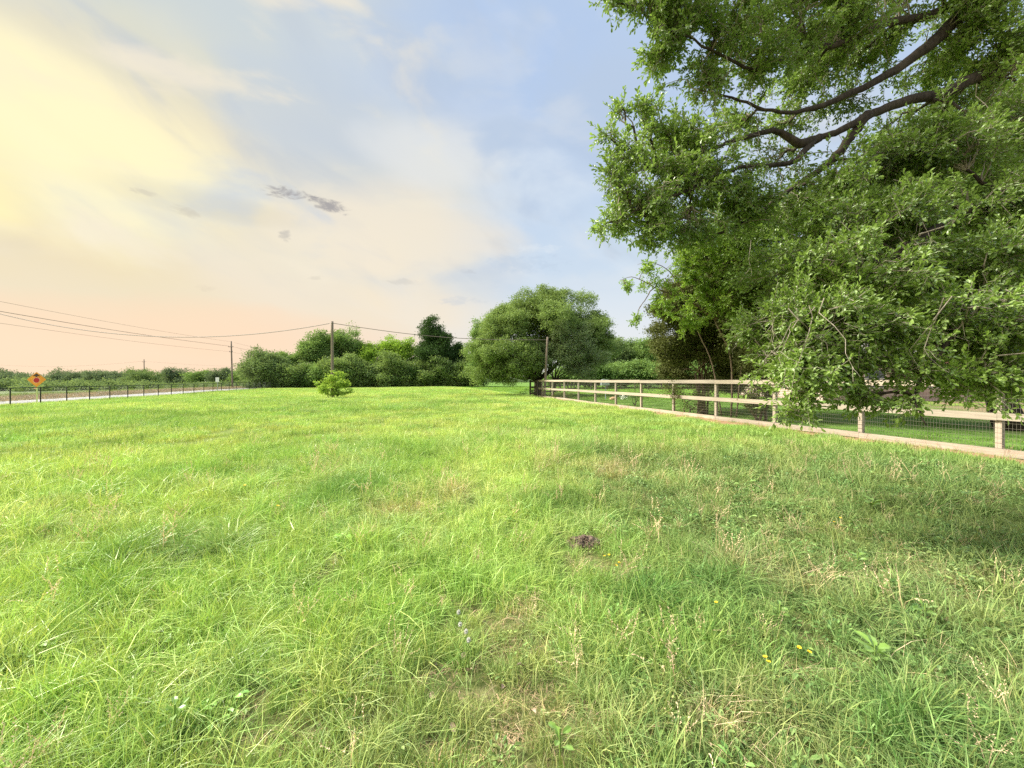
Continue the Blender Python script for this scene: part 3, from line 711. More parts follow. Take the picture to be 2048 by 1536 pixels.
low_bush = [(545, 80, 722, 84, 778), (592, 80, 714, 86, 778), (640, 84, 716, 87, 777), (688, 84, 720, 86, 776), (733, 80, 712, 88, 775), (778, 80, 718, 88, 775), (822, 84, 712, 90, 775), (866, 80, 716, 89, 774), (905, 76, 708, 90, 774), (935, 60, 714, 88, 774)]
bush_lab = ['dark rounded bush at the left end of the thicket by the road', 'broad dark bush under the feathery tree left of the wooden pole', 'dark green bush just left of the bright shrub in the thicket',
            'dark thicket bush directly behind the bright green shrub', 'thicket bush just right of the bright green shrub', 'low dark bush below the pair of light green trees', 'thicket bush left of the pointed juniper',
            'dense bush at the foot of the pointed juniper', 'bush just right of the juniper foot', 'last dark bush before the big spreading oak']
for k, (px, wp, tp, Y, lo) in enumerate(low_bush):
    belt_tree(px, wp * 1.14, tp + (-16, 2, 12, -12, 10, -12, 8, -8, 12, -4)[k], Y, lo + 2, ('wood_leaf_dark', 'thicket_mid', 'wood_leaf', 'thicket_mid')[(k * 3) % 4], bush_lab[k], 100 + k, 'thicket_bush', 'bush', 36, 6, 'dark bushes of the thicket at the field edge', .12)
belt_tree(524, 92, 694, 88, 770, 'wood_leaf_dark', 'feathery grey green tree leaning out over the left end of the thicket', 131, thin=.9, dens=24, lobes=6)
belt_tree(565, 74, 698, 90, 760, 'wood_leaf', 'small rounded tree beside the feathery tree in the thicket', 132)
belt_tree(640, 82, 650, 93, 762, 'wood_leaf', 'tall green tree just left of the wooden pole', 133, lobes=7)
belt_tree(698, 86, 643, 94, 760, 'wood_leaf', 'tallest leafy tree just right of the wooden pole', 134, lobes=7, thin=.8)
belt_tree(737, 54, 674, 93, 760, 'light_leaf', 'loose light green tree at the right shoulder of the tall tree', 135, thin=.9)
belt_tree(786, 58, 665, 93, 762, 'light_leaf', 'light green tree between the wooden pole and the juniper', 136, lobes=6)
belt_tree(817, 50, 668, 94, 762, 'light_leaf', 'airy light green tree touching the left side of the juniper', 137, thin=.8)
belt_tree(870, 96, 642, 92, 765, 'juniper_leaf', 'dark pointed juniper rising above the thicket', 138, 'juniper_tree', tall=True, lobes=6, dens=45)
belt_tree(915, 58, 676, 95, 765, 'juniper_leaf', 'lower dark tree between the juniper and the spreading oak', 139)
belt_tree(956, 42, 640, 86, 740, 'wood_leaf', 'upright light green tree half hidden behind the left of the spreading oak', 140, tall=True, lobes=6)
# right of the big oak
rb = [(1215, 70, 676, 80, 760, 'wood_leaf_dark', 'dark tree just right of the spreading oak'), (1250, 70, 672, 84, 760, 'wood_leaf', 'mid green tree top behind the pasture right of the oak'),
      (1300, 76, 676, 82, 760, 'wood_leaf', 'mid green tree behind the bare twigs of the hackberry'), (1350, 76, 684, 80, 760, 'wood_leaf', 'woodland tree left of the dark multi stemmed tree'),
      (1410, 80, 680, 80, 760, 'wood_leaf_dark', 'woodland tree behind the dark multi stemmed tree'), (1170, 60, 700, 78, 762, 'wood_leaf', 'low tree seen under the right side of the oak')]
for k, (px, wp, tp, Y, lo, lf, lab) in enumerate(rb): belt_tree(px, wp * 1.3, tp - 9, Y, lo + 6, lf, lab, 150 + k, group='woodland trees beyond the paddock')
rs = [(1130, 60, 735, 'small thicket bush seen past the oak trunk'), (1190, 70, 726, 'lighter bush above the grey box in the paddock'), (1240, 70, 722, 'pale green brush above the middle of the board fence'),
      (1290, 70, 718, 'pale green brush above the small paddock tree'), (1340, 70, 724, 'green brush left of the multi stemmed tree'), (1395, 70, 722, 'green brush behind the stems of the multi stemmed tree')]
for k, (px, wp, tp, lab) in enumerate(rs): belt_tree(px, wp * 1.3, tp, 68, 768, 'wood_leaf', lab, 170 + k, 'brush_bush', 'bush', 36, 5, 'brush along the back of the paddock', .08)
# left, beyond the road
lt = [(10, 70, 748, 130, 'far_leaf', 'far grey green tree at the left edge of the photo'), (128, 46, 745, 150, 'far_leaf', 'far rounded tree just right of the orange sign'), (158, 50, 745, 150, 'far_leaf', 'second far rounded tree right of the orange sign'),
      (205, 56, 747, 140, 'far_leaf', 'far tree midway between sign and far utility pole'), (245, 44, 750, 140, 'far_leaf', 'low far tree left of the far utility pole'), (282, 48, 742, 130, 'wood_leaf_dark', 'dark tree behind the far utility pole'),
      (345, 34, 739, 150, 'far_leaf', 'thin airy tree right of the far utility pole'), (378, 40, 743, 150, 'far_leaf', 'pale tree between the two utility poles'), (408, 44, 744, 140, 'wood_leaf', 'green tree left of the white sign back'),
      (448, 44, 735, 130, 'far_leaf', 'tree just left of the nearer utility pole'), (492, 46, 734, 120, 'wood_leaf', 'tree right of the nearer utility pole'), (518, 40, 728, 112, 'wood_leaf', 'tree where the road meets the thicket')]
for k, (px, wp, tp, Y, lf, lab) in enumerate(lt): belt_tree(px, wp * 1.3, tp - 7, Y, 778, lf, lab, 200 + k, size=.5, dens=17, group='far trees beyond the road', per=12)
lb = [(-30, 90, 762, 70), (40, 90, 760, 72), (110, 90, 764, 74), (170, 90, 762, 78), (230, 80, 764, 80), (285, 80, 764, 86), (335, 60, 768, 92), (375, 60, 768, 96), (415, 56, 766, 104), (455, 50, 766, 108), (492, 50, 764, 112)]
blab = ['brush behind the black fence at the left edge', 'green brush behind the orange sign', 'brush right of the sign post', 'brush below the second rounded far tree', 'brush left of the far utility pole', 'brush under the far utility pole',
        'low brush right of the far utility pole', 'low brush midway along the road', 'low brush beside the white sign back', 'low brush at the foot of the nearer utility pole', 'low brush where the black fence ends']
for k, (px, wp, tp, Y) in enumerate(lb): belt_tree(px, wp * 1.5, tp, Y, 792 if Y < 90 else 784, 'brush_leaf' if k % 3 else 'wood_leaf_dark', blab[k], 230 + k, 'roadside_bush', 'bush', 28, 5, 'brush beyond the road', .06, .4)
# a continuous far wood behind everything
def wood_mass():
    r = np.random.default_rng(5); n = 9000
    x = r.uniform(-420, 330, n); y = 230 + .12 * np.abs(x) + r.uniform(0, 30, n); h = .6 + 1.9 * vnoise(np.stack([x, y, x * 0], 1), .035, 3) + 1.6 * vnoise(np.stack([x, y, x * 0], 1), .12, 4)
    z = r.uniform(0, 1, n) ** .8 * h; V, T, a = cloud_leaves(np.stack([x, y, z], 1), 14, .8, .8, r)
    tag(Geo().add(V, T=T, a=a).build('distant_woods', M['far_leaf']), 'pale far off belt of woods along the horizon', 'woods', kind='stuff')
wood_mass()

# --- big spreading live oak beside the fence corner
Yo = 38.5
oak_bl = [bl(1085, 632, Yo, 4.4, 2.7), bl(1040, 640, Yo, 3.0, 2.2), bl(1140, 640, Yo, 3.2, 2.2), bl(1002, 672, Yo - 1, 2.8, 2.2), bl(982, 705, Yo - 1.5, 2.1, 1.9), bl(968, 735, Yo - 2.5, 1.5, 1.25), bl(1180, 662, Yo + .5, 2.2, 1.8),
          bl(1195, 700, Yo, 1.7, 1.7), bl(1030, 700, Yo - 3.2, 2.5, 1.8), bl(1085, 600, Yo, 2.3, 1.0), bl(1015, 745, Yo - 3.0, 1.7, 1.0), bl(1050, 725, Yo - 3.6, 1.6, 1.4), bl(1100, 690, Yo + 1, 3.2, 2.0), bl(990, 752, Yo - 2.5, 1.1, .8)]
tree('live_oak_tree', bt(1077, 38.5), oak_bl, M['oak_leaf_mid'], M['bark'], 110, 24, .20, .16, .42, .30, 'large spreading live oak with branches sweeping low at the fence corner', 'tree', None, 301, rough=.22, flat=.6, zmin=1.0, shell=.5)
Yg = 35.2
gb = [bl(1118, 672, Yg, 1.3, 1.2), bl(1150, 685, Yg + .5, 1.5, 1.4), bl(1105, 705, Yg - .3, 1.4, 1.1), bl(1140, 715, Yg, 1.9, 1.3), bl(1180, 715, Yg + .5, 1.6, 1.3), bl(1085, 722, Yg - .4, 1.0, .8), bl(1160, 742, Yg + .5, 1.8, .75)]
tree('grey_oak_tree', bt(1104, Yg + .6), gb, M['oak_leaf_grey'], M['bark'], 110, 24, .17, .14, .12, .35, 'smaller grey green oak in front of the big oak, right of the leaning pole', 'tree', None, 302, rough=.28, zmin=.7)

# --- trees behind the board fence
Yc = 17.0
cb = [bl(1345, 640, Yc, 1.0, .9), bl(1330, 690, Yc, .7, .7), bl(1390, 620, Yc, 1.3, 1.2), bl(1450, 640, Yc, 1.3, 1.5), bl(1380, 700, Yc + .3, 1.0, .6), bl(1440, 715, Yc + .6, 1.0, .7), bl(1480, 700, Yc - .3, 1.1, 1.2), bl(1365, 585, Yc, .9, .9), bl(1430, 560, Yc, 1.3, 1.3),
      bl(1500, 600, Yc, 1.5, 1.6), bl(1390, 530, Yc + .3, .9, .9), bl(1470, 500, Yc + .5, 1.5, 1.3), bl(1425, 665, Yc + .6, 1.2, 1.0), bl(1470, 640, Yc + .6, 1.3, 1.3), bl(1500, 740, Yc + .8, 1.0, .7), bl(1350, 740, Yc + 1.5, .9, .7), bl(1440, 770, Yc + 2.2, 1.4, .6)]
tree('multi_stem_tree', bt(1405, Yc), cb, M['cedar_leaf'], M['bark_brown'], 420, 26, .14, .10, .05, .45, 'dark brownish green tree with many thin upright stems behind the board fence', 'tree', None, 311, stems=7, stem_spread=.28, rough=.3, shell=.7, zmin=.9)
tree('dark_bush', bt(1375, 16.6), [bl(1372, 795, 16.6, .6, .6), bl(1408, 800, 16.6, .5, .6), bl(1345, 780, 16.8, .45, .45), bl(1420, 765, 16.9, .5, .4)], M['cedar_leaf'], M['bark_brown'], 110, 20, .09, .07, .03, .3, 'dark skirt of growth at the foot of the multi stemmed tree', 'bush', None, 312, stems=4, zmin=.02)
tree('evergreen_bush', bt(1518, 14.2), [bl(1515, 800, 14.2, .45, .55), bl(1520, 740, 14.2, .75, .8), bl(1500, 690, 14.2, .9, .8), bl(1560, 690, 14.5, 1.0, 1.0), bl(1540, 620, 14.5, 1.1, 1.1)], M['cedar_leaf'], M['bark_brown'], 300, 24, .11, .08, .05, .3, 'dark narrow based evergreen behind the fence, right of the multi stemmed tree', 'bush', None, 313, stems=4, zmin=.02)

# near leafy trees built spray by spray
def sprays(root, skel, blobs, leafmat, barkmat, nper, sprig_n, leaf_n, leafL, seed, sprig_r=.22, droop=-.12, limb_r=.03, dead=0, hole=0.0, twigmat=None):
    """skel: list of (points, radii) limbs; blobs carry sprays hung from the nearest limb"""
    r = np.random.default_rng(seed); g = Geo(); samp = []
    for pts, rad in skel:
        pts = np.array(pts, float); n = len(pts); t = np.linspace(0, n - 1, (n - 1) * 5 + 1); i = np.minimum(t.astype(int), n - 2); f = (t - i)[:, None]
        pm = np.vstack([2 * pts[0] - pts[1], pts, 2 * pts[-1] - pts[-2]])
        p0, p1, p2, p3 = pm[i], pm[i + 1], pm[i + 2], pm[i + 3]
        q = .5 * (2 * p1 + (p2 - p0) * f + (2 * p0 - 5 * p1 + 4 * p2 - p3) * f ** 2 + (3 * p1 - 3 * p2 + p3 - p0) * f ** 3)
        q += r.normal(0, 1, q.shape) * .006; rr = np.interp(t, range(n), np.array(rad, float)); g.tube(q, rr, 10); samp.append(q)
    samp = np.vstack(samp); SC = []; SD = []
    tw = Geo()
    for b in blobs:
        c_ = np.array(b[0]); rad = np.array(b[1]); k = b[2] if len(b) > 2 else 1.0
        a0 = samp[np.argmin(np.linalg.norm(samp - c_, axis=1))]
        if np.linalg.norm(a0 - c_) > .15:
            br = curve(a0, c_, .06, 8, .03, r); L = np.linalg.norm(a0 - c_); g.tube(br, np.linspace(min(limb_r * (1 + L * .35), .07), limb_r * .4, 8), 6)
        else: br = c_[None]
        n = max(3, int(nper * k * (rad[0] * rad[1] * rad[2]) ** .5))
        P = c_ + unit(r.normal(0, 1, (n, 3))) * rad * (r.uniform(.15, 1, n) ** .5)[:, None] * (1.05 + .35 * r.normal(0, 1, (n, 1)))
        if hole: P = P[vnoise(P, hole, seed + 5) > .36]
        loc_ = np.vstack([br, samp[np.linalg.norm(samp - c_, axis=1) < np.linalg.norm(rad) * 1.1]])
        for p in P:
            d_ = np.linalg.norm(loc_ - p, axis=1); a1 = loc_[np.argsort(d_)[r.integers(0, min(4, len(loc_)))]]
            q = curve(a1, p, .08, 5, .05, r); tw.tube(q, np.linspace(.009, .003, 5), 4, cap=False)
            SC.append(p); SD.append(unit((p - a1)[None])[0])
    SC = np.array(SC); SD = np.array(SD); m_ = len(SC)
    sd_ = unit(SD[:, None] * .7 + r.normal(0, .75, (m_, sprig_n, 3)) + np.array((0, 0, droop)))
    s0 = SC[:, None] - SD[:, None] * (r.uniform(-.2, .7, (m_, sprig_n, 1)) * sprig_r) + r.normal(0, .03, (m_, sprig_n, 3))
    sl = sprig_r * r.uniform(.5, 1.2, (m_, sprig_n, 1))
    s1 = s0 + sd_ * sl; s0 = s0.reshape(-1, 3); s1 = s1.reshape(-1, 3); sdv = sd_.reshape(-1, 3); K = len(s0)
    # stems of the sprigs, 3-sided
    u = unit(np.cross(sdv, r.normal(0, 1, sdv.shape))); v = np.cross(sdv, u); rr = .0022
    ring = lambda c_, q: np.stack([c_ + rr * q * (math.cos(t) * u + math.sin(t) * v) for t in (0, 2.094, 4.189)], 1)
    SV = np.concatenate([ring(s0, 1.3), ring(s1, .6)], 1).reshape(-1, 3); o_ = np.arange(K)[:, None, None] * 6
    tw.add(SV, Q=(o_ + np.array([(0, 1, 4, 3), (1, 2, 5, 4), (2, 0, 3, 5)])[None]).reshape(-1, 4))
    t = np.linspace(.12, 1.0, leaf_n)[None, :, None]; P = s0[:, None] * (1 - t) + s1[:, None] * t; P = P + r.normal(0, .004, P.shape)
    ang = (np.arange(leaf_n) * 2.4)[None, :] + r.uniform(0, 6.28, (K, 1)); rad_ = np.cos(ang)[..., None] * u[:, None] + np.sin(ang)[..., None] * v[:, None]
    D = sdv[:, None] * (.45 + .9 * t) + rad_ * (.95 - .35 * t) + np.array((0, 0, .12)) + r.normal(0, .18, P.shape)
    N_ = np.array((0, 0, 1.0)) * .9 + sdv[:, None] * .25 + r.normal(0, .45, P.shape)
    LL = (leafL * r.uniform(.6, 1.15, (K, leaf_n)) * r.uniform(.8, 1.15, (K, 1))).ravel()
    V, T, mm = leafshape(P.reshape(-1, 3), D.reshape(-1, 3), N_.reshape(-1, 3), LL, LL * .5, .22, seg=6)
    fresh = np.repeat(np.clip(vnoise(SC, 1.3, seed + 8) * 1.5 - .35, 0, 1), sprig_n * leaf_n)
    rn = np.clip(.55 * fresh + .45 * r.uniform(0, 1, len(fresh)), 0, 1)
    base = np.array(root.location)
    local(Geo().add(V, T=T, a=np.repeat(rn, mm)), base).build('crown', leafmat, root)
    # dead hanging twigs
    far_right = [b for b in blobs if b[0][0] / b[0][1] > .5] or blobs
    for _ in range(dead):
        b = far_right[r.integers(0, len(far_right))]; c_ = np.array(b[0]) + r.normal(0, .6, 3) * np.array(b[1]); c_[2] = max(c_[2], 2.15)
        if b[0][0] / b[0][1] < .48: continue
        L = r.uniform(.25, .8)
        e = c_ + np.array((r.normal(0, .35), r.normal(0, .3), -1)) * L; q = curve(c_, e, .0, 7, .035, r)
        tw.tube(q, np.linspace(.0045, .0015, 7), 4, cap=False)
        for _j in range(3): k0 = r.integers(2, 6); tw.tube(curve(q[k0], q[k0] + r.normal(0, .14, 3) + (0, 0, -.08), 0, 4, .06, r), np.linspace(.0025, .001, 4), 3, cap=False)
    local(g, base).build('trunk', barkmat, root, smooth=True)
    local(tw, base).build('twigs', twigmat or M['bark_pale'], root)
    return len(V)

def overhang_oak():
    bx, by = 12.6, 6.6; root = empty('overhanging_oak_tree', (bx, by, gz1(bx, by)))
    A = lambda px, py, Y: at(px, py, Y)
    tr = [(12.6, 6.6, -.2), (12.5, 6.6, 1.0), (12.2, 6.5, 2.4), (11.6, 6.3, 3.6)]
    L1 = [(11.6, 6.3, 3.6), (10.2, 5.9, 4.9), (8.4, 5.6, 5.55), A(2048, 132, 5.4), A(1960, 152, 5.3), A(1880, 188, 5.2), A(1800, 205, 5.15), A(1735, 232, 5.1), A(1680, 262, 5.1), A(1638, 275, 5.1)]
    skel = [(tr, [.46, .38, .34, .31]), (L1, [.31, .20, .11, .078, .072, .065, .057, .049, .042, .036]),
            ([A(1638, 275, 5.1), A(1600, 288, 5.0), A(1555, 262, 5.0), A(1500, 272, 4.9), A(1440, 292, 4.8), A(1370, 320, 4.7), A(1300, 340, 4.7)], [.055, .055, .035, .028, .022, .015, .008]),
            ([A(1735, 228, 5.1), A(1700, 275, 5.15), A(1665, 320, 5.2), A(1620, 352, 5.2), A(1560, 395, 5.1), A(1480, 450, 4.9), A(1400, 480, 4.8)], [.06, .055, .05, .04, .03, .02, .01]),
            ([A(1625, 282, 5.05), A(1590, 322, 4.9), A(1550, 330, 4.8), A(1480, 335, 4.7), A(1400, 370, 4.5), A(1300, 410, 4.4), A(1230, 440, 4.4)], [.04, .032, .026, .022, .018, .012, .006]),
            ([(11.6, 6.3, 3.6), (10.6, 6.2, 5.6), (8.9, 5.9, 7.0), A(2000, -40, 5.6), A(1930, 22, 5.5), A(1880, 72, 5.4), A(1830, 112, 5.35), A(1760, 158, 5.3), A(1700, 188, 5.2), A(1630, 215, 5.1), A(1560, 225, 5.0), A(1480, 200, 4.9), A(1400, 180, 4.8)], [.29, .19, .15, .12, .09, .08, .065, .05, .04, .03, .022, .015, .008]),
            ([A(1960, -20, 5.5), A(1860, 30, 5.4), A(1760, 50, 5.2), A(1680, 90, 5.1), A(1600, 95, 5.0), A(1520, 140, 4.9), A(1440, 110, 4.8), A(1350, 60, 4.7), A(1270, 20, 4.7)], [.06, .055, .045, .035, .03, .022, .015, .01, .006]),
            ([(10.2, 5.9, 4.9), (8.6, 5.0, 4.6), A(2100, 380, 4.4), A(1990, 400, 4.2), A(1880, 450, 4.0), A(1780, 520, 3.9), A(1690, 590, 3.8), A(1620, 670, 3.7), A(1590, 740, 3.6), A(1580, 800, 3.55)], [.1, .085, .065, .05, .04, .032, .025, .018, .012, .005]),
            ([A(2100, 380, 4.4), A(2040, 470, 4.0), A(1990, 560, 3.7), A(1930, 640, 3.5), A(1870, 720, 3.4), A(1830, 790, 3.3), A(1850, 850, 3.2)], [.05, .042, .034, .026, .018, .010, .005]),
            ([(10.2, 5.9, 4.9), (8.0, 4.6, 3.4), A(2120, 560, 3.9), A(2050, 650, 3.6), A(1990, 720, 3.4), A(1960, 760, 3.3)], [.08, .06, .04, .028, .018, .008])]
    D = lambda px, py, Y, rp, rz, ry=.5, k=1.0: (at(px, py, Y), (rp / F * Y, ry, rz / F * Y), k)
    blobs = [  # upper band
        D(1280, 12, 4.7, 45, 20, .25, .6), D(1225, 10, 4.7, 14, 10, .1, .2), D(1350, 50, 4.7, 55, 60, .4), D(1325, 112, 4.7, 40, 32, .3, .55), D(1430, 60, 4.8, 60, 70, .4), D(1420, 150, 4.8, 55, 36, .35, .7), D(1500, 40, 4.9, 60, 60, .4), D(1510, 130, 4.9, 50, 50, .4, .7), D(1600, 50, 5, 70, 60, .4),
        D(1640, 130, 5.7, 60, 45, .4, .7), D(1580, 185, 5.7, 60, 35, .3, .5), D(1700, 40, 5.1, 60, 60, .4), D(1760, 100, 5.8, 45, 40, .3, .5), D(1800, 20, 5.3, 60, 40, .4), D(1930, 60, 5.4, 50, 60, .4), D(2000, 90, 5.2, 50, 60, .4), D(1950, 10, 5.3, 60, 30), D(1350, -30, 4.8, 120, 30), D(1600, -40, 5, 160, 40), D(1880, -60, 5.3, 170, 40),
        # left lobes
        D(1285, 222, 4.7, 34, 14, .3, .4), D(1335, 262, 4.7, 60, 30, .35, .8), D(1400, 260, 4.7, 60, 45, .4), D(1250, 300, 4.6, 34, 22, .25, .5), D(1215, 275, 4.6, 14, 8, .1, .15), D(1240, 212, 4.7, 14, 9, .1, .15), D(1300, 340, 4.6, 60, 45, .35), D(1390, 350, 4.6, 70, 55, .4), D(1250, 385, 4.5, 34, 30, .25, .6), D(1222, 345, 4.5, 12, 12, .1, .15), D(1300, 430, 4.5, 65, 40, .35), D(1235, 440, 4.4, 32, 18, .2, .4), D(1205, 455, 4.4, 12, 8, .1, .15),
        D(1380, 440, 4.6, 70, 50, .4), D(1480, 400, 4.8, 80, 60, .4), D(1480, 250, 5.5, 60, 40, .3, .6), D(1550, 320, 5.6, 55, 25, .3, .4), D(1590, 420, 5.3, 70, 40, .4), D(1305, 480, 4.5, 32, 22, .25, .4), D(1560, 250, 5.7, 50, 22, .25, .35),
        # right mass
        D(1700, 370, 4.6, 70, 45), D(1790, 330, 4.7, 70, 50), D(1880, 300, 4.6, 80, 60), D(1980, 260, 4.7, 80, 70), D(1680, 460, 4.3, 75, 60), D(1780, 440, 4.2, 80, 60), D(1900, 410, 4.3, 90, 60), D(2000, 400, 4.3, 80, 80), D(1620, 540, 4.1, 75, 60), D(1720, 560, 3.9, 75, 60),
        D(1830, 540, 4.0, 80, 60), D(1950, 540, 3.8, 80, 70), D(1560, 640, 3.9, 60, 55), D(1640, 660, 3.8, 70, 60), D(1750, 660, 3.7, 75, 60), D(1860, 650, 3.6, 70, 60), D(1980, 660, 3.5, 70, 60), D(1535, 715, 3.9, 45, 35, .3, .8), D(1600, 735, 3.6, 55, 45, .35, .75), D(1690, 740, 3.6, 75, 32, .35, .55),
        D(1790, 735, 3.5, 75, 38, .35, .55), D(1600, 785, 3.5, 44, 26, .25, .55), D(1890, 760, 3.4, 40, 26, .25, .5), D(1975, 765, 3.3, 45, 28, .25, .8), D(2030, 740, 3.3, 40, 40, .3, .8), D(1730, 790, 3.5, 45, 22, .25, .5), D(1855, 855, 3.2, 22, 20, .15, .4), D(1830, 800, 3.3, 30, 14, .15, .35), D(1592, 822, 3.5, 16, 8, .12, .25),
        D(1700, 130, 5.9, 60, 42, .3, .8), D(1860, 230, 6.2, 75, 38, .3, .8), D(1760, 262, 6.0, 45, 22, .2, .5), D(1680, 205, 5.8, 60, 26, .3, .55), D(1840, 150, 5.9, 60, 26, .3, .4), D(1960, 190, 5.9, 60, 45, .3, .8), D(1900, 120, 6.0, 45, 35, .3, .6), D(2090, 200, 5, 60, 120), D(2110, 500, 4, 60, 150), D(2110, 720, 3.6, 60, 60)]
    n = sprays(root, skel, blobs, M['oak_leaf'], M['bark'], 240, 10, 10, .051, 401, .17, dead=110, limb_r=.017, hole=2.6)
    print('oak verts', n)
    tag(root, 'big live oak reaching over the fence from the right, its branches overhead', 'tree')
overhang_oak()

def second_oak():     # the oak whose trunk stands just behind the last fence post
    x0, y0 = at(2028, 0, 11.6)[:2]; z0 = gz1(x0, y0)
    B = [bl(2000, 420, 11, 2.2, 2.0), bl(1850, 420, 11.5, 2.2, 1.9), bl(1700, 480, 12.0, 1.9, 1.6), bl(1600, 520, 12.5, 1.7, 1.4), bl(1750, 580, 12.5, 1.6, 1.1), bl(1900, 560, 12, 2.0, 1.3), bl(2040, 560, 11.5, 1.8, 1.3), bl(1660, 640, 13, 1.4, .9), bl(1800, 660, 13, 1.6, .7), bl(1960, 660, 12, 1.5, .7),
         bl(1560, 440, 13, 1.5, 1.5), bl(2000, 250, 12, 2.3, 1.6), bl(1830, 320, 13.0, 1.7, 1.0), bl(2150, 350, 12, 2.5, 2.5), bl(2150, 150, 13, 2.5, 2), bl(1620, 620, 15, 1.4, 1.3), bl(1560, 580, 14.5, 1.5, 1.5)]
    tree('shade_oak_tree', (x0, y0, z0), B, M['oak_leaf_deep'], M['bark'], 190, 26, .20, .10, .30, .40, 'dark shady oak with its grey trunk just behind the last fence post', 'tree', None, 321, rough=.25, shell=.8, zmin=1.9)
second_oak()
def hackberry():     # light green tree with long thin branches over the multi stemmed one
    x0, y0 = at(1462, 0, 15.6)[:2]; root = empty('hackberry_tree', (x0, y0, gz1(x0, y0))); A = lambda px, py: at(px, py, 14.0)
    a1 = lambda px, py, Y: at(px, py, Y)
    skel = [([(x0 + .25, y0 + .1, -.1), a1(1485, 720, 15.5), a1(1500, 640, 15.4), a1(1490, 580, 15.2)], [.03, .026, .022, .016]), ([(x0 - .3, y0 + .1, -.1), a1(1425, 730, 15.5), a1(1395, 660, 15.4), a1(1385, 620, 15.2)], [.028, .024, .02, .014]), ([(x0, y0, -.1), a1(1462, 720, 15.4), a1(1430, 640, 15.4), a1(1405, 560, 15.0)], [.04, .035, .03, .028]),
            ([a1(1405, 560, 15.0), a1(1385, 500, 14.9), a1(1350, 450, 14.8), a1(1320, 410, 14.8)], [.05, .035, .02, .01]),
            ([a1(1430, 640, 15.4), a1(1375, 600, 15.2), a1(1320, 580, 15.0), a1(1270, 555, 15.0), a1(1240, 560, 15.0)], [.035, .03, .02, .012, .006]),
            ([a1(1375, 600, 15.2), a1(1340, 545, 15.0), a1(1300, 523, 15.0), a1(1275, 530, 15.0)], [.02, .016, .01, .005]),
            ([a1(1430, 640, 15.4), a1(1470, 560, 14.8), a1(1500, 480, 14.6)], [.05, .035, .02])]
    D = lambda px, py, rp, rz, k=1.0, Y=14.9, ry=.6: (at(px, py, Y), (rp / F * Y, ry, rz / F * Y), k)
    B = [D(1400, 470, 45, 35), D(1440, 520, 45, 40), D(1390, 560, 35, 40), D(1480, 470, 50, 45), D(1430, 600, 35, 35), D(1510, 540, 40, 50), D(1370, 520, 25, 25, .5), D(1340, 450, 25, 20, .35), D(1330, 580, 25, 18, .35), D(1300, 560, 18, 14, .3), D(1250, 570, 14, 14, .35), D(1285, 545, 14, 10, .25), D(1310, 600, 16, 12, .25), D(1300, 530, 12, 8, .2), D(1330, 620, 22, 16, .4), D(1380, 640, 25, 30, .6), D(1490, 620, 40, 40), D(1270, 640, 8, 6, .15)]
    sprays(root, skel, B, M['light_leaf'], M['bark_brown'], 60, 10, 9, .10, 402, .26, dead=14, limb_r=.016, twigmat=M['bark_brown'])
    tag(root, 'pale green tree with thin arching half bare branches reaching left against the sky', 'tree')
hackberry()

# --- small growth in the paddock
tree('paddock_sapling', bt(1272, 23), [bl(1270, 772, 23, .42, .35), bl(1284, 780, 23, .35, .3), bl(1262, 786, 23, .3, .28), bl(1275, 798, 23, .3, .22)], M['wood_leaf'], M['bark'], 60, 16, .07, .075, .03, .25, 'small leafy sapling on the paddock lawn behind the boards', 'tree', None, 331, stems=3, stem_spread=.12)
tree('grey_shrub', bt(1236, 38), [bl(1232, 770, 38, .65, .4), bl(1245, 773, 38, .6, .35)], M['oak_leaf_grey'], M['bark'], 40, 14, .1, .10, .03, .25, 'grey shrub by the box on the lawn', 'shrub', None, 332, stems=3)
tree('grey_shrub', bt(1297, 33), [bl(1294, 770, 33, .7, .45), bl(1304, 768, 33, .5, .35)], M['oak_leaf_grey'], M['bark'], 40, 14, .1, .10, .03, .25, 'greyish shrub right of the paddock sapling', 'shrub', None, 333, stems=3)
# the bright shrub at the wooden pole
tree('bright_shrub', bt(666, 31.2), [bl(648, 766, 31.2, .62, .5), bl(687, 762, 31.4, .65, .55), bl(668, 752, 31.2, .75, .5), bl(668, 772, 30.9, .95, .5), bl(652, 784, 31, .65, .4), bl(687, 784, 31.2, .6, .4), bl(668, 788, 30.8, .7, .3)], M['shrub_leaf'], M['bark_brown'], 92, 17, .085, .14, .03, .25,
     'bright yellow green shrub growing round the foot of the wooden pole', 'shrub', None, 341, stems=6, stem_spread=.3, zmin=.3, rough=.22, shell=.8)
for k, (px, py, n) in enumerate(((1055, 788, 'dark weeds at the black corner post of the fence'), (1120, 793, 'scrubby weeds growing through the far end of the pale boards'))):
    Y = F * EYE / (py - 760 + 5); tree('weed_clump', bt(px, Y), [bl(px, py - 6, Y, .8, .3), bl(px + 14, py - 4, Y, .6, .25), bl(px - 14, py - 2, Y, .5, .2)], M['wood_leaf_dark' if k == 0 else 'cedar_leaf'], M['bark_brown'], 40, 12, .08, .09, .012, .3, n, 'weeds', None, 350 + k, stems=4, zmin=.02)

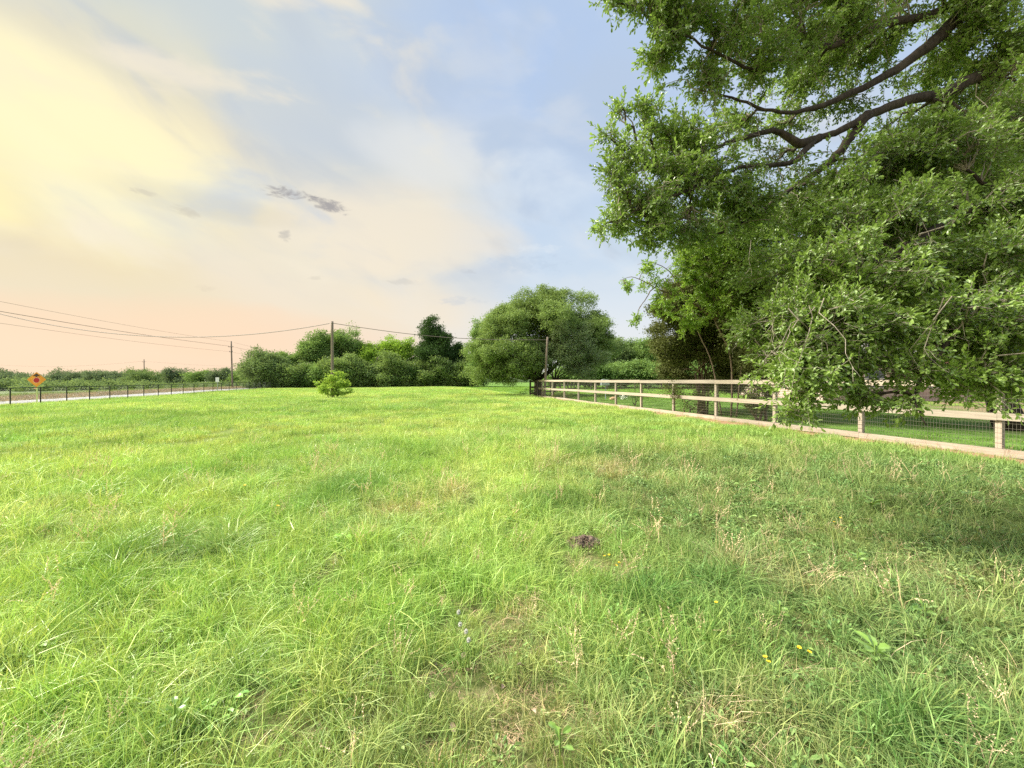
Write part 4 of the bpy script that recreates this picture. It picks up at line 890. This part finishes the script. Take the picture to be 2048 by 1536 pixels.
# ------------------------------------------------------------------ board fence
def board_fence():
    root = empty('board_fence', (RP0[0], RP0[1], 0)); sp_ = 2.446; RN = np.array((RD[1], -RD[0]))   # RN points behind the fence
    P = lambda k, off=0.0: RP0 + RD * sp_ * k + RN * off
    for k in range(-2, 12):
        p = P(k, .055); g = Geo(); z = gz1(*p); a = .35 + .4 * random.random()
        g.box((p[0] - root.location.x, p[1] - root.location.y, (1.47 + z - .3) / 2), (.095, .095, 1.47 - z + .3), math.atan2(RD[1], RD[0]), a=a); g.build('post', M['fence_wood'], root)
    for row, (z0, hh) in enumerate(((1.435, .142), (.775, .142), (.075, .142))):
        k = -3.0 if row != 1 else -4.0
        while k < 11.3:
            k2 = min(k + 2, 11.3); p, q = P(k, -.021 ), P(k2, -.021)
            jz = random.uniform(-.008, .008); a = random.random(); g = Geo(); zz = [z0 + (gz1(*p) if row == 2 else gz1(*p) * .5), z0 + (gz1(*q) if row == 2 else gz1(*q) * .5)]
            pp = np.array((*p, zz[0] + jz)) - np.array(root.location); qq = np.array((*q, zz[1] - jz)) - np.array(root.location); d = unit((qq - pp)[None])[0] * .002
            g.beam(pp + d, qq - d, .038, hh, a=a); g.build('rail', M['fence_wood'], root); k += 2
    g = Geo(); o0 = np.array(root.location)      # welded wire behind the posts
    z0, z1 = .05, 1.42
    for z in np.arange(z0, z1, .10):
        g.beam(np.array((*P(-3, .004), z)) - o0, np.array((*P(11.3, .004), z)) - o0, .0032, .0032)
    L = 14.3 * sp_; n = int(L / .051)
    for j in range(n):
        p = P(-3 + 14.3 * j / n, .0075) - o0[:2]; g.box((p[0], p[1], (z0 + z1) / 2), (.0026, .0026, z1 - z0))
    g.build('wire_mesh', M['wire'], root)
    tag(root, 'pale three board wooden fence with wire mesh running back to the big oak', 'fence')
board_fence()
def old_fence():
    c0 = (RP0 + RD * 2.446 * 11.45); pts = [tuple(c0), tuple(RP0 + RD * 2.446 * 12.3), tuple(at(1101, 0, 43)[:2]), tuple(at(1149, 0, 58)[:2]), tuple(at(1215, 0, 60)[:2]), tuple(at(1270, 0, 61)[:2]), tuple(at(1323, 0, 62)[:2]), tuple(at(1400, 0, 63)[:2]), tuple(at(1480, 0, 64)[:2]), tuple(at(1570, 0, 65)[:2])]
    root = empty('old_fence', (c0[0], c0[1], 0)); o0 = np.array(root.location)
    for k in range(len(pts) - 1):
        p, q = np.array(pts[k]), np.array(pts[k + 1]); L = np.linalg.norm(q - p); n = max(1, round(L / 2.6)); d = (q - p) / L
        for j in range(n + (k == len(pts) - 2)):
            c_ = p + d * L * j / n + np.array((.0, .07)); g = Geo().box((c_[0] - o0[0], c_[1] - o0[1], .7), (.13, .13, 1.6), math.atan2(d[1], d[0]), a=random.random()); g.build('post', M['old_wood'], root)
        for z in (1.38, .82, .25):
            g = Geo().beam(np.array((*(p + d * .003), z)) - o0, np.array((*(q - d * .003), z)) - o0, .04, .15, a=random.random()); g.build('rail', M['old_wood'], root)
    tag(root, 'old dark board fence turning the corner and crossing behind the paddock', 'fence')
old_fence()
def chain_fence():
    root = empty('chain_link_fence', (FP0[0], FP0[1], 0)); o0 = np.array(root.location); sp_ = 2.437; H = 1.40
    P = lambda k: FP0 + FD * sp_ * k
    zs = lambda k: gz1(*P(k))
    K = range(-3, 23)
    for k in K:
        p = P(k); z = zs(k); r_ = .042 if k < 22 else .08
        Geo().tube([np.array((*p, z - .1)) - o0, np.array((*p, z + H + (.02 if k < 22 else .12))) - o0], r_, 8).build('post', M['black_metal'], root)
    g = Geo()
    for k in list(K)[:-1]: g.tube([np.array((*P(k), zs(k) + H)) - o0, np.array((*P(k + 1), zs(k + 1) + H)) - o0], .034, 6)
    g.build('top_rail', M['black_metal'], root)
    g = Geo(); d = .075
    for k in list(K)[:-1]:
        z0, z1 = zs(k) + .04, zs(k + 1) + .04; Lk = sp_; hh = H - .05; n = int(Lk / d)
        for j in range(n):
            for s_ in (1, -1):
                a = j * d; b = a + s_ * hh; t0, t1 = 0.0, 1.0
                if b > Lk: t1 = (Lk - a) / (b - a)
                if b < 0: t1 = (0 - a) / (b - a)
                q0 = P(k) + FD * a; q1 = P(k) + FD * (a + (b - a) * t1)
                za = z0 + (z1 - z0) * a / Lk; zb = z0 + (z1 - z0) * (a + (b - a) * t1) / Lk + hh * t1
                if t1 > .03: g.beam(np.array((*q0, za)) - o0, np.array((*q1, zb)) - o0, .003, .003)
    g.build('chain_mesh', M['black_metal'], root)
    tag(root, 'low black chain link fence running along the far road', 'fence')
chain_fence()

# ------------------------------------------------------------------ poles, cables, signs
def pole(name, px, Y, ztop, r0, r1, lean, label, m='pole_wood', cat='utility pole', arm=None):
    x = (px - 1024) / F * Y; z = gz1(x, Y); root = empty(name, (x, Y, z)); h = ztop - z
    n = 9; t = np.linspace(0, 1, n); pts = np.stack([lean * t * h, 0 * t, -.2 + t * (h + .2)], 1)
    Geo().tube(pts, np.linspace(r0, r1, n), 12).build('pole', M[m], root, smooth=True)
    if arm:
        for (zz, wd) in arm:
            g = Geo().box((lean * zz, -r1 - .06, zz - z), (wd, .09, .11)); g.build('crossarm', M['pole_wood'], root)
            for sx in (-1, 1): Geo().tube([(lean * zz + sx * wd * .45, -r1 - .06, zz - z + .055), (lean * zz + sx * wd * .45, -r1 - .06, zz - z + .2), (lean * zz + sx * wd * .45, -r1 - .06, zz - z + .24)], [.05, .06, .03], 8).build('insulator', M['insulator'], root)
    return tag(root, label, cat), root
p1 = pole('wooden_pole', 665, 31.6, 6.25, .125, .095, -.004, 'bare wooden pole rising out of the bright shrub', cat='pole')
Geo().tube([(-.05, -.16, 6.08 - p1[1].location.z), (.06, -.14, 6.12 - p1[1].location.z)], .03, 6).build('bracket', M['insulator'], p1[1])
p2 = pole('leaning_pole', 1088.5, 33.6, 5.2, .12, .085, .055, 'thin wooden pole leaning in front of the big oak trunk', cat='pole')
Geo().tube([(.27, -.14, 5.0 - p2[1].location.z), (.27, -.02, 5.02 - p2[1].location.z)], .03, 6).build('bracket', M['insulator'], p2[1])
pole('utility_pole', 465, 95, 10.95, .19, .14, -.028, 'taller utility pole with short crossarms beyond the black fence', arm=[(9.55, 1.2), (8.35, .8)])
pole('utility_pole', 289, 160, 10.0, .2, .14, -.02, 'far thin utility pole above the left treeline', arm=[(8.9, 1.2)])
def cable(pts, r_, label, group=None):
    o = Geo().tube(pts, r_, 5).build('overhead_cable', M['dark_wire']); return tag(o, label, 'cable', group)
X = np.linspace(-50, -14.75, 40); cable(np.stack([X, np.full(40, 31.5), .0083 * (X + 26.3) ** 2 + 4.96], 1), .028, 'thick dark sagging cable from the wooden pole to the left edge')
e0 = np.array((-14.55, 31.5, 6.1)); e1 = np.array(((1093 - 1024) / F * 33.5, 33.5, 4.95)); t = np.linspace(0, 1, 30)[:, None]; q = e0 * (1 - t) + e1 * t; q[:, 2] -= .45 * np.sin(t[:, 0] * math.pi); cable(q, .024, 'cable from the wooden pole toward the big oak')
base462 = np.array(((465 - 1024) / F * 95, 95.0))
for (zz, off, lab) in ((10.8, 0, 'topmost thin wire of the roadside power line'), (9.55, -.5, 'upper of the two wires under the top power line wire'), (9.35, .5, 'wire close beside the thick sagging cable'), (8.4, -.3, 'lowest wire of the roadside power line')):
    a = base462 + np.array((off - .28, -.2)); t = np.linspace(0, 1, 40)[:, None]; b = a + np.array((.205, -.979)) * 74; q = np.hstack([a * (1 - t) + b * t, np.full((40, 1), zz + (.24 if 9 < zz < 10 else 0))]); q[:, 2] -= .55 * np.sin(t[:, 0] * math.pi)
    cable(q, .016, lab, 'roadside power line wires')
    b = a + np.array((-.205, .979)) * 62; q = np.hstack([a * (1 - t) + b * t, np.full((40, 1), zz + (.24 if 9 < zz < 10 else 0))]); q[:, 2] -= .55 * np.sin(t[:, 0] * math.pi); q[0, 1] += .02
    cable(q[1:], .016, {0: 'topmost wire running right from the nearer utility pole behind the thicket', -.5: 'second wire from the top going right from the nearer utility pole', .5: 'third wire from the top going right from the nearer utility pole', -.3: 'lowest wire going right from the nearer utility pole'}[off], 'power line wires behind the thicket')
c0 = np.array(((289 - 1024) / F * 160 - .18, 159.8, 9.15))
for sx, lab in ((-1, 'faint far wire left of the far utility pole'), (1, 'faint far wire right of the far utility pole')):
    t = np.linspace(0, 1, 30)[:, None]; e = c0 + np.array((sx * 75, 6, -.8)); q = c0 * (1 - t) + e * t + np.array((sx * .3, 0, 0)); q[:, 2] -= 1.6 * np.sin(t[:, 0] * math.pi); cable(q, .022, lab)

def warning_sign():
    Y = 36.0; x = (74 - 1024) / F * Y; z = gz1(x, Y); root = empty('warning_sign', (x, Y, z)); root.rotation_euler = (0, 0, R(14)); zc = at(74, 759, Y)[2] - z
    Geo().box((0, 0, (zc - .3) / 2), (.075, .05, zc + .3)).build('post', M['post_yellow'], root)
    def prism(poly, y0, th, name, m):
        n = len(poly); V = [(a, y0, b + zc) for a, b in poly] + [(a, y0 + th, b + zc) for a, b in poly]; g = Geo(); V = np.array(V + [(0, y0, np.mean([b for a, b in poly]) + zc), (0, y0 + th, np.mean([b for a, b in poly]) + zc)])
        T = [(2 * n, i, (i + 1) % n) for i in range(n)] + [(2 * n + 1, n + (i + 1) % n, n + i) for i in range(n)]
        g.add(V, T=T, Q=[(i, n + i, n + (i + 1) % n, (i + 1) % n) for i in range(n)]); return g.build(name, M[m], root)
    r_ = .70; rc = .045; poly = []
    for k in range(4):
        a = math.pi / 2 * k
        for j in range(5):
            b = a + (j - 2) * math.pi / 8; cx, cz = (r_ - rc * 1.4) * math.cos(a), (r_ - rc * 1.4) * math.sin(a); poly.append((cx + rc * math.cos(b), cz + rc * math.sin(b)))
    prism(poly, -.045, .012, 'panel', 'sign_orange')
    oc = lambda q: [(q * math.cos(math.pi / 8 + math.pi / 4 * k), q * math.sin(math.pi / 8 + math.pi / 4 * k) - .07) for k in range(8)]
    prism(oc(.275), -.050, .004, 'octagon_rim', 'sign_rim'); prism(oc(.235), -.055, .004, 'red_octagon', 'sign_red')
    prism([(0, .57), (-.30, .30), (-.07, .30), (-.07, .22), (.07, .22), (.07, .30), (.30, .30)], -.050, .004, 'arrow', 'sign_black')
    Geo().box((-.1, -.05, zc - .78), (.16, .02, .16)).build('small_plate', M['sign_rim'], root)
    tag(root, 'orange diamond road sign with red octagon and black arrow behind the fence', 'road sign')
warning_sign()
def sign_back():
    Y = 64; x = (435 - 1024) / F * Y; z = gz1(x, Y); root = empty('road_sign', (x, Y, z)); zc = at(435, 759.5, Y)[2] - z
    Geo().box((0, 0, zc / 2 - .1), (.07, .05, zc + .6)).build('post', M['grey_metal'], root)
    Geo().box((0, -.045, zc), (.58, .02, .78)).build('panel', M['white_metal'], root)
    tag(root, 'small pale rectangular road sign on a post left of the utility pole', 'road sign')
sign_back()
def paddock_box():
    Y = 30.5; x = (1210 - 1024) / F * Y; root = empty('post_box', (x, Y, gz1(x, Y))); zb = 1.28
    Geo().box((.05, 0, .6), (.06, .06, 1.25)).build('post', M['grey_metal'], root)
    g = Geo().box((0, 0, zb), (.62, .34, .36)); n = 8; t = np.linspace(0, math.pi, n)
    V = [(.31 * math.cos(a), y, zb + .182 + .12 * math.sin(a)) for y in (-.17, .17) for a in t]
    g.add(V, Q=[(i, i + 1, n + i + 1, n + i) for i in range(n - 1)]); c1 = g.n
    g.add([(0, -.17, zb + .18)] + V[:n], T=[(0, i + 2, i + 1) for i in range(n - 1)]); g.add([(0, .17, zb + .18)] + V[n:], T=[(0, i + 1, i + 2) for i in range(n - 1)])
    g.build('box', M['grey_metal'], root); Geo().box((0, -.176, zb + .01), (.5, .01, .26)).build('door', M['grey_metal'], root)
    tag(root, 'light grey box on a thin post standing on the paddock lawn', 'box')
paddock_box()
def lumpy(name, c_, rad, m, seed, label, cat):
    r = np.random.default_rng(seed); n, k = 12, 18; th = np.linspace(.02, math.pi - .02, n); ph = np.linspace(0, 2 * math.pi, k, endpoint=False)
    D = np.array([(math.sin(a) * math.cos(b), math.sin(a) * math.sin(b), math.cos(a)) for a in th for b in ph]); q = .7 + .5 * vnoise(D, 2.2, seed) + .22 * vnoise(D, 6, seed + 1)
    V = D * q[:, None] * np.array(rad); i = np.arange(n - 1)[:, None] * k; j = np.arange(k)[None]
    Q = np.stack([i + j, i + k + j, i + k + (j + 1) % k, i + (j + 1) % k], -1).reshape(-1, 4); g = Geo().add(V, Q=Q)
    g.add([V[:k].mean(0) + (0, 0, .001)], None); o = g.build(name, M[m], smooth=True); o.location = c_; return tag(o, label, cat)
x, Y = px2g(1227, 800); lumpy('tan_rock', (x, Y, .08), (.26, .16, .15), 'tan_rock', 3, 'tan lump lying on the lawn below the grey box', 'rock')
def white_flowers():
    x, Y = px2g(1247, 800); root = empty('white_flower_clump', (x, Y, 0)); r = np.random.default_rng(9); P = r.normal(0, 1, (60, 3)) * (.13, .1, .10) + (0, 0, .2)
    V, T, m_ = leafshape(P, r.normal(0, 1, P.shape), r.normal(0, 1, P.shape), .08, .06); Geo().add(V, T=T, a=.5).build('flowers', M['puff'], root)
    V, T, a = blades(40, .15, .25, .012, .6, .4, 3); Geo().add(V, T=T, a=a).build('leaves', M['weed_leaf'], root); tag(root, 'small white flowering clump on the lawn beyond the boards', 'flower')
white_flowers()

# ------------------------------------------------------------------ house behind the right-hand trees
def brick(t):
    o = t.n('ShaderNodeTexCoord').outputs['Object']; mp = t.n('ShaderNodeMapping'); t.put(mp.inputs[0], o); mp.inputs['Rotation'].default_value = (R(90), 0, 0)
    b = t.n('ShaderNodeTexBrick'); t.put(b.inputs['Vector'], mp.outputs[0]); b.inputs['Scale'].default_value = 1.0; b.inputs['Brick Width'].default_value = .22; b.inputs['Row Height'].default_value = .075; b.inputs['Mortar Size'].default_value = .008
    b.inputs['Color1'].default_value = (.42, .25, .19, 1); b.inputs['Color2'].default_value = (.33, .19, .15, 1); b.inputs['Mortar'].default_value = (.5, .45, .4, 1)
    return princ(t, b.outputs[0], .9)
M['brick'] = mat('brick', brick)
M['shingle'] = mat('grey shingle', lambda t: princ(t, t.mix(t.mr(t.noise(t.n('ShaderNodeTexCoord').outputs['Object'], 9, 5, .7), .35, .65), (.12, .11, .10), (.24, .22, .20)), .9))
M['cream'] = mat('cream trim', lambda t: princ(t, (.74, .68, .58), .6))
M['glass'] = mat('window glass', lambda t: princ(t, (.03, .035, .04), .08, spec=.8))
def house():
    x0, x1, y0, y1 = 22.3, 46.3, 28.0, 38.0; root = empty('brick_house', (x0, y0, 0)); E = 3.2
    lx = x1 - x0; ly = y1 - y0
    wins = [(3.0, 4.6), (7.5, 9.2), (16.0, 17.8)]; door = (12.2, 13.2); g = Geo(); cur = 0.0
    ops = sorted([(a, b, .9, 2.3) for a, b in wins] + [(door[0], door[1], .05, 2.2)])
    for a, b, zl, zh in ops:
        g.box(((cur + a) / 2, .1, E / 2), (a - cur, .2, E)); g.box(((a + b) / 2, .1, zl / 2 - .01), (b - a, .2, zl + .02) if zl > .1 else (b - a, .2, .1)); g.box(((a + b) / 2, .1, (zh + E) / 2), (b - a, .2, E - zh)); cur = b
    g.box(((cur + lx) / 2, .1, E / 2), (lx - cur, .2, E)); g.box((.1, ly / 2 + .1, E / 2), (.2, ly - .2, E)); g.box((lx - .1, ly / 2 + .1, E / 2), (.2, ly - .2, E)); g.box((lx / 2, ly + .1, E / 2), (lx, .2, E)); g.build('wall', M['brick'], root)
    for a, b in wins:
        f = Geo(); f.box(((a + b) / 2, .06, .93), (b - a - .004, .1, .06)); f.box(((a + b) / 2, .06, 2.27), (b - a - .004, .1, .06)); f.box((a + .03, .06, 1.6), (.055, .1, 1.27)); f.box((b - .03, .06, 1.6), (.055, .1, 1.27)); f.box(((a + b) / 2, .06, 1.6), (b - a - .13, .05, .04))
        fo = f.build('window', M['cream'], root); Geo().box(((a + b) / 2, .1, 1.6), (b - a - .1, .02, 1.26)).build('pane', M['glass'], fo)
    d = Geo().box(((door[0] + door[1]) / 2, .08, 1.14), (door[1] - door[0] - .01, .06, 2.1)).build('door', M['cream'], root); Geo().tube([(door[1] - .12, 0.03, 1.05), (door[1] - .12, -.03, 1.05)], .03, 8).build('handle', M['grey_metal'], d)
    r_ = Geo(); o_ = .55; zr = E + 2.5
    V = [(-o_, -o_, E), (lx + o_, -o_, E), (lx + o_, ly + o_, E), (-o_, ly + o_, E), (5, ly / 2, zr), (lx - 5, ly / 2, zr)]; V2 = [(a, b, c_ - .12) for a, b, c_ in V[:4]]
    r_.add(V + V2, T=[(3, 0, 4), (1, 2, 5)], Q=[(0, 1, 5, 4), (2, 3, 4, 5), (6, 9, 8, 7)]); ro = r_.build('roof', M['shingle'], root)
    f = Geo(); f.box((lx / 2, -o_ - .02, E - .07), (lx + 2 * o_, .04, .2)); f.box((-o_ - .02, ly / 2, E - .07), (.04, ly + 2 * o_, .2)); f.build('fascia', M['cream'], ro)
    tag(root, 'low brick house with grey roof and cream eave half hidden behind the oak branches', 'house')
house()
def bench():
    Y = 25.5; x = (1918 - 1024) / F * Y; root = empty('garden_bench', (x, Y, gz1(x, Y)))
    Geo().box((0, 0, .44), (1.5, .45, .04)).build('seat', M['pole_wood'], root)
    g = Geo()
    for z in (.56, .68, .80, .92): g.box((0, .24, z), (1.5, .025, .075))
    g.build('backrest', M['pole_wood'], root)
    for sx in (-.68, .68):
        for sy in (-.18, .25): Geo().box((sx, sy, .21 if sy < 0 else .47), (.06, .05, .42 if sy < 0 else .95) if sy < 0 else (.06, .04, .95)).build('leg', M['pole_wood'], root)
    tag(root, 'slatted wooden bench in the shade before the brick house', 'bench')
bench()

# ------------------------------------------------------------------ small things in the grass
def mound():
    x, y = px2g(1168, 1088); z = gz1(x, y); root = empty('soil_mound', (x, y, z)); r = np.random.default_rng(3)
    n, k = 14, 36; V = []
    for i in range(n):
        q = i / (n - 1)
        for j in range(k):
            a = 2 * math.pi * j / k; rr = .145 * q * (1 + .25 * math.sin(a * 2 + 1) + .12 * math.sin(a * 5)); V.append((rr * math.cos(a), rr * math.sin(a) * .8, .055 * (1 - q ** 2) + .02))
    V = np.array(V); V[:, 2] += (vnoise(V, 38, 3) - .5) * .05 * (1 - np.repeat(np.arange(n) / (n - 1), k) ** 4); V[-k:, 2] = -.03
    i = np.arange(n - 1)[:, None] * k; j = np.arange(k)[None]; Q = np.stack([i + j, i + k + j, i + k + (j + 1) % k, i + (j + 1) % k], -1).reshape(-1, 4)
    g = Geo().add(V, Q=Q)
    for _ in range(90):
        a = r.uniform(0, 6.28); q = r.uniform(0, 1) ** .6 * .17; s_ = r.uniform(.006, .020); D = unit(r.normal(0, 1, (8, 3))) * s_
        c_ = np.array((q * math.cos(a), q * math.sin(a) * .8, .062 * (1 - (q / .17) ** 2) + .012)); g.add(c_ + np.array([(-1, -1, -1), (1, -1, -1), (1, 1, -1), (-1, 1, -1), (-1, -1, 1), (1, -1, 1), (1, 1, 1), (-1, 1, 1)]) * s_ * .5 + D * .4, Q=[(0, 3, 2, 1), (4, 5, 6, 7), (0, 1, 5, 4), (1, 2, 6, 5), (2, 3, 7, 6), (3, 0, 4, 7)])
    g.build('soil', M['soil'], root, smooth=False); tag(root, 'small mound of dark turned soil in the grass', 'soil mound')
mound()
def flower_proto():
    root = empty('yellow_flower'); Geo().tube([(0, 0, 0), (.008, 0, .08), (.004, .004, .15)], .0018, 5).build('stem', M['stem'], root)
    g = Geo(); n = 8; a = np.arange(n) / n * 2 * math.pi; D = np.stack([np.cos(a), np.sin(a), np.full(n, .35)], 1); P = np.tile((.004, .004, .15), (n, 1)); V, T, m_ = leafshape(P, D, np.tile((0, 0, 1.0), (n, 1)), .020, .014); g.add(V, T=T)
    g.build('petals', M['petal'], root); return root
def copy_thing(o):
    c_ = o.copy(); COL.objects.link(c_)
    for ch in list(o.children): d = ch.copy(); COL.objects.link(d); d.parent = c_
    return c_
fl = [(492, 967, 'orange yellow flower far left of the pale straw patch'), (550, 1012, 'yellow flower left of the dark lush patch in mid field'), (1213, 1106, 'yellow flower just right of the soil mound'), (1224, 1100, None), (1232, 1112, None), (1228, 1122, None),
      (1545, 1318, 'yellow flower in the lower right grass, leftmost of four'), (1598, 1290, 'yellow flower in the lower right grass, upper right of the group'), (1604, 1302, None), (1541, 1330, None), (1443, 1202, 'single yellow flower on the right in long grass'), (1676, 1032, 'yellow flower in the weeds below the fence'), (1662, 1040, None)]
f0 = flower_proto()
lab2 = {3: 'second of the yellow flowers beside the soil mound', 4: 'rightmost yellow flower beside the soil mound', 5: 'lowest yellow flower beside the soil mound', 8: 'lower of the pair of yellow flowers at the lower right', 9: 'lowest yellow flower in the lower right grass', 12: 'second yellow flower in the weeds below the fence'}
for k, (px, py, lab) in enumerate(fl):
    o = f0 if k == 0 else copy_thing(f0); Y = (EYE - .17) * F / (py - 760); x = (px - 1024) / F * Y; o.location = (x, Y, gz1(x, Y) + .02); o.rotation_euler = (R(12), 0, k * 1.7); tag(o, lab or lab2[k], 'flower', 'yellow flowers in the grass'); s_ = .95 if Y > 4 else .55; o.scale = (s_, s_, 1.0)
def puff_proto():
    root = empty('seed_head'); Geo().tube([(0, 0, 0), (.006, 0, .1), (.0, .004, .17)], .0015, 5).build('stem', M['stem'], root)
    r = np.random.default_rng(4); n = 160; D = unit(r.normal(0, 1, (n, 3))); P = np.tile((0, .004, .175), (n, 1)) + D * .003; V, T, m_ = leafshape(P, D, r.normal(0, 1, (n, 3)), .0125, .0055, seg=4); Geo().add(V, T=T).build('fluff', M['puff'], root); return root
pf = puff_proto()
for k, (px, py, lab) in enumerate(((917, 1216, 'topmost white fluffy seed head in the centre grass'), (920, 1241, 'second white seed head from the top'), (932, 1255, 'third white seed head, just above the lowest one'), (937, 1272, 'lowest white seed head of the four'))):
    o = pf if k == 0 else copy_thing(pf); Y = (EYE - .19) * F / (py - 760); x = (px - 1024) / F * Y; o.location = (x, Y, gz1(x, Y) + .015); o.scale = (.75, .75, .95); tag(o, lab, 'seed head', 'white seed heads in the grass')
def broad_weed(px, py, s_, seed, label, n=9):
    x, y = px2g(px, py); y -= .05; x = (px - 1024) / F * y; root = empty('broadleaf_weed', (x, y, gz1(x, y) + .07)); r = np.random.default_rng(seed); a = np.arange(n) * 2.4 + r.uniform(0, 6, 1); D = np.stack([np.cos(a), np.sin(a), r.uniform(.15, .7, n)], 1)
    P = np.stack([np.cos(a) * .01, np.sin(a) * .01, np.linspace(0, .06, n)], 1); V, T, m_ = leafshape(P, D, np.tile((0, 0, 1.0), (n, 1)) + r.normal(0, .2, (n, 3)), s_ * r.uniform(.6, 1.1, n), s_ * .5, .18)
    Geo().add(V, T=T, a=np.repeat(r.uniform(.3, .9, n), m_)).build('leaves', M['weed_leaf'], root); Geo().tube([(0, 0, -.07), (0, 0, .07)], .004, 5).build('stem', M['stem'], root)
    return tag(root, label, 'weed')
for a in [(1750, 1330, .085, 1, 'pale broad leaved weed at the lower right', 11), (1745, 1025, .12, 2, 'broad leaved weed left of the dark weedy hollow', 9), (1715, 1130, .08, 3, 'broad leaf weed in the right mid grass', 7), (1120, 1497, .05, 4, 'small two leaved seedling at the bottom centre', 5), (1240, 1075, .06, 5, 'small weed right behind the soil mound', 8),
          (1560, 1245, .05, 6, 'small weed left of the upper lower-right flowers', 8), (1850, 1240, .06, 7, 'weed far right in the shaded grass', 9), (350, 1450, .05, 8, 'jagged pale weed at the bottom left', 9), (1940, 1010, .09, 9, 'broad weed near the right edge below the fence', 9), (1800, 920, .14, 10, 'leafy weed at the foot of the board fence', 10)]: broad_weed(*a)
r = np.random.default_rng(12)
dl = None
for k, (px, py, lab) in enumerate(((1003, 1406, 'upright curled dry leaf in the bottom centre'), (870, 1365, 'dry leaf left in the bare patch'), (935, 1375, 'dry leaf in the middle of the bare patch'), (1050, 1360, 'pale dry leaf right in the bare patch'), (875, 1432, 'dry leaf low in the bare patch'), (902, 1480, 'dry leaf near the bottom edge'), (935, 1335, 'dry leaf at the top of the bare patch'), (1060, 1450, 'dry leaf at the lower right of the bare patch'))):
    x, y = px2g(px, py - 18)
    if dl is None:
        V, T, m_ = leafshape(np.zeros((1, 3)), np.array([(1.0, 0, .25)]), np.array([(0, 0, 1.0)]), .045, .03, .35); dl = Geo().add(V, T=T).build('dry_leaf', M['dry_leaf']); o = dl
    else: o = dl.copy(); COL.objects.link(o)
    o.location = (x, y, gz1(x, y) + .045); o.rotation_euler = (r.normal(0, .5), r.normal(0, .5), r.uniform(0, 6)); tag(o, lab, 'leaf', 'dry leaves in the bare patch')
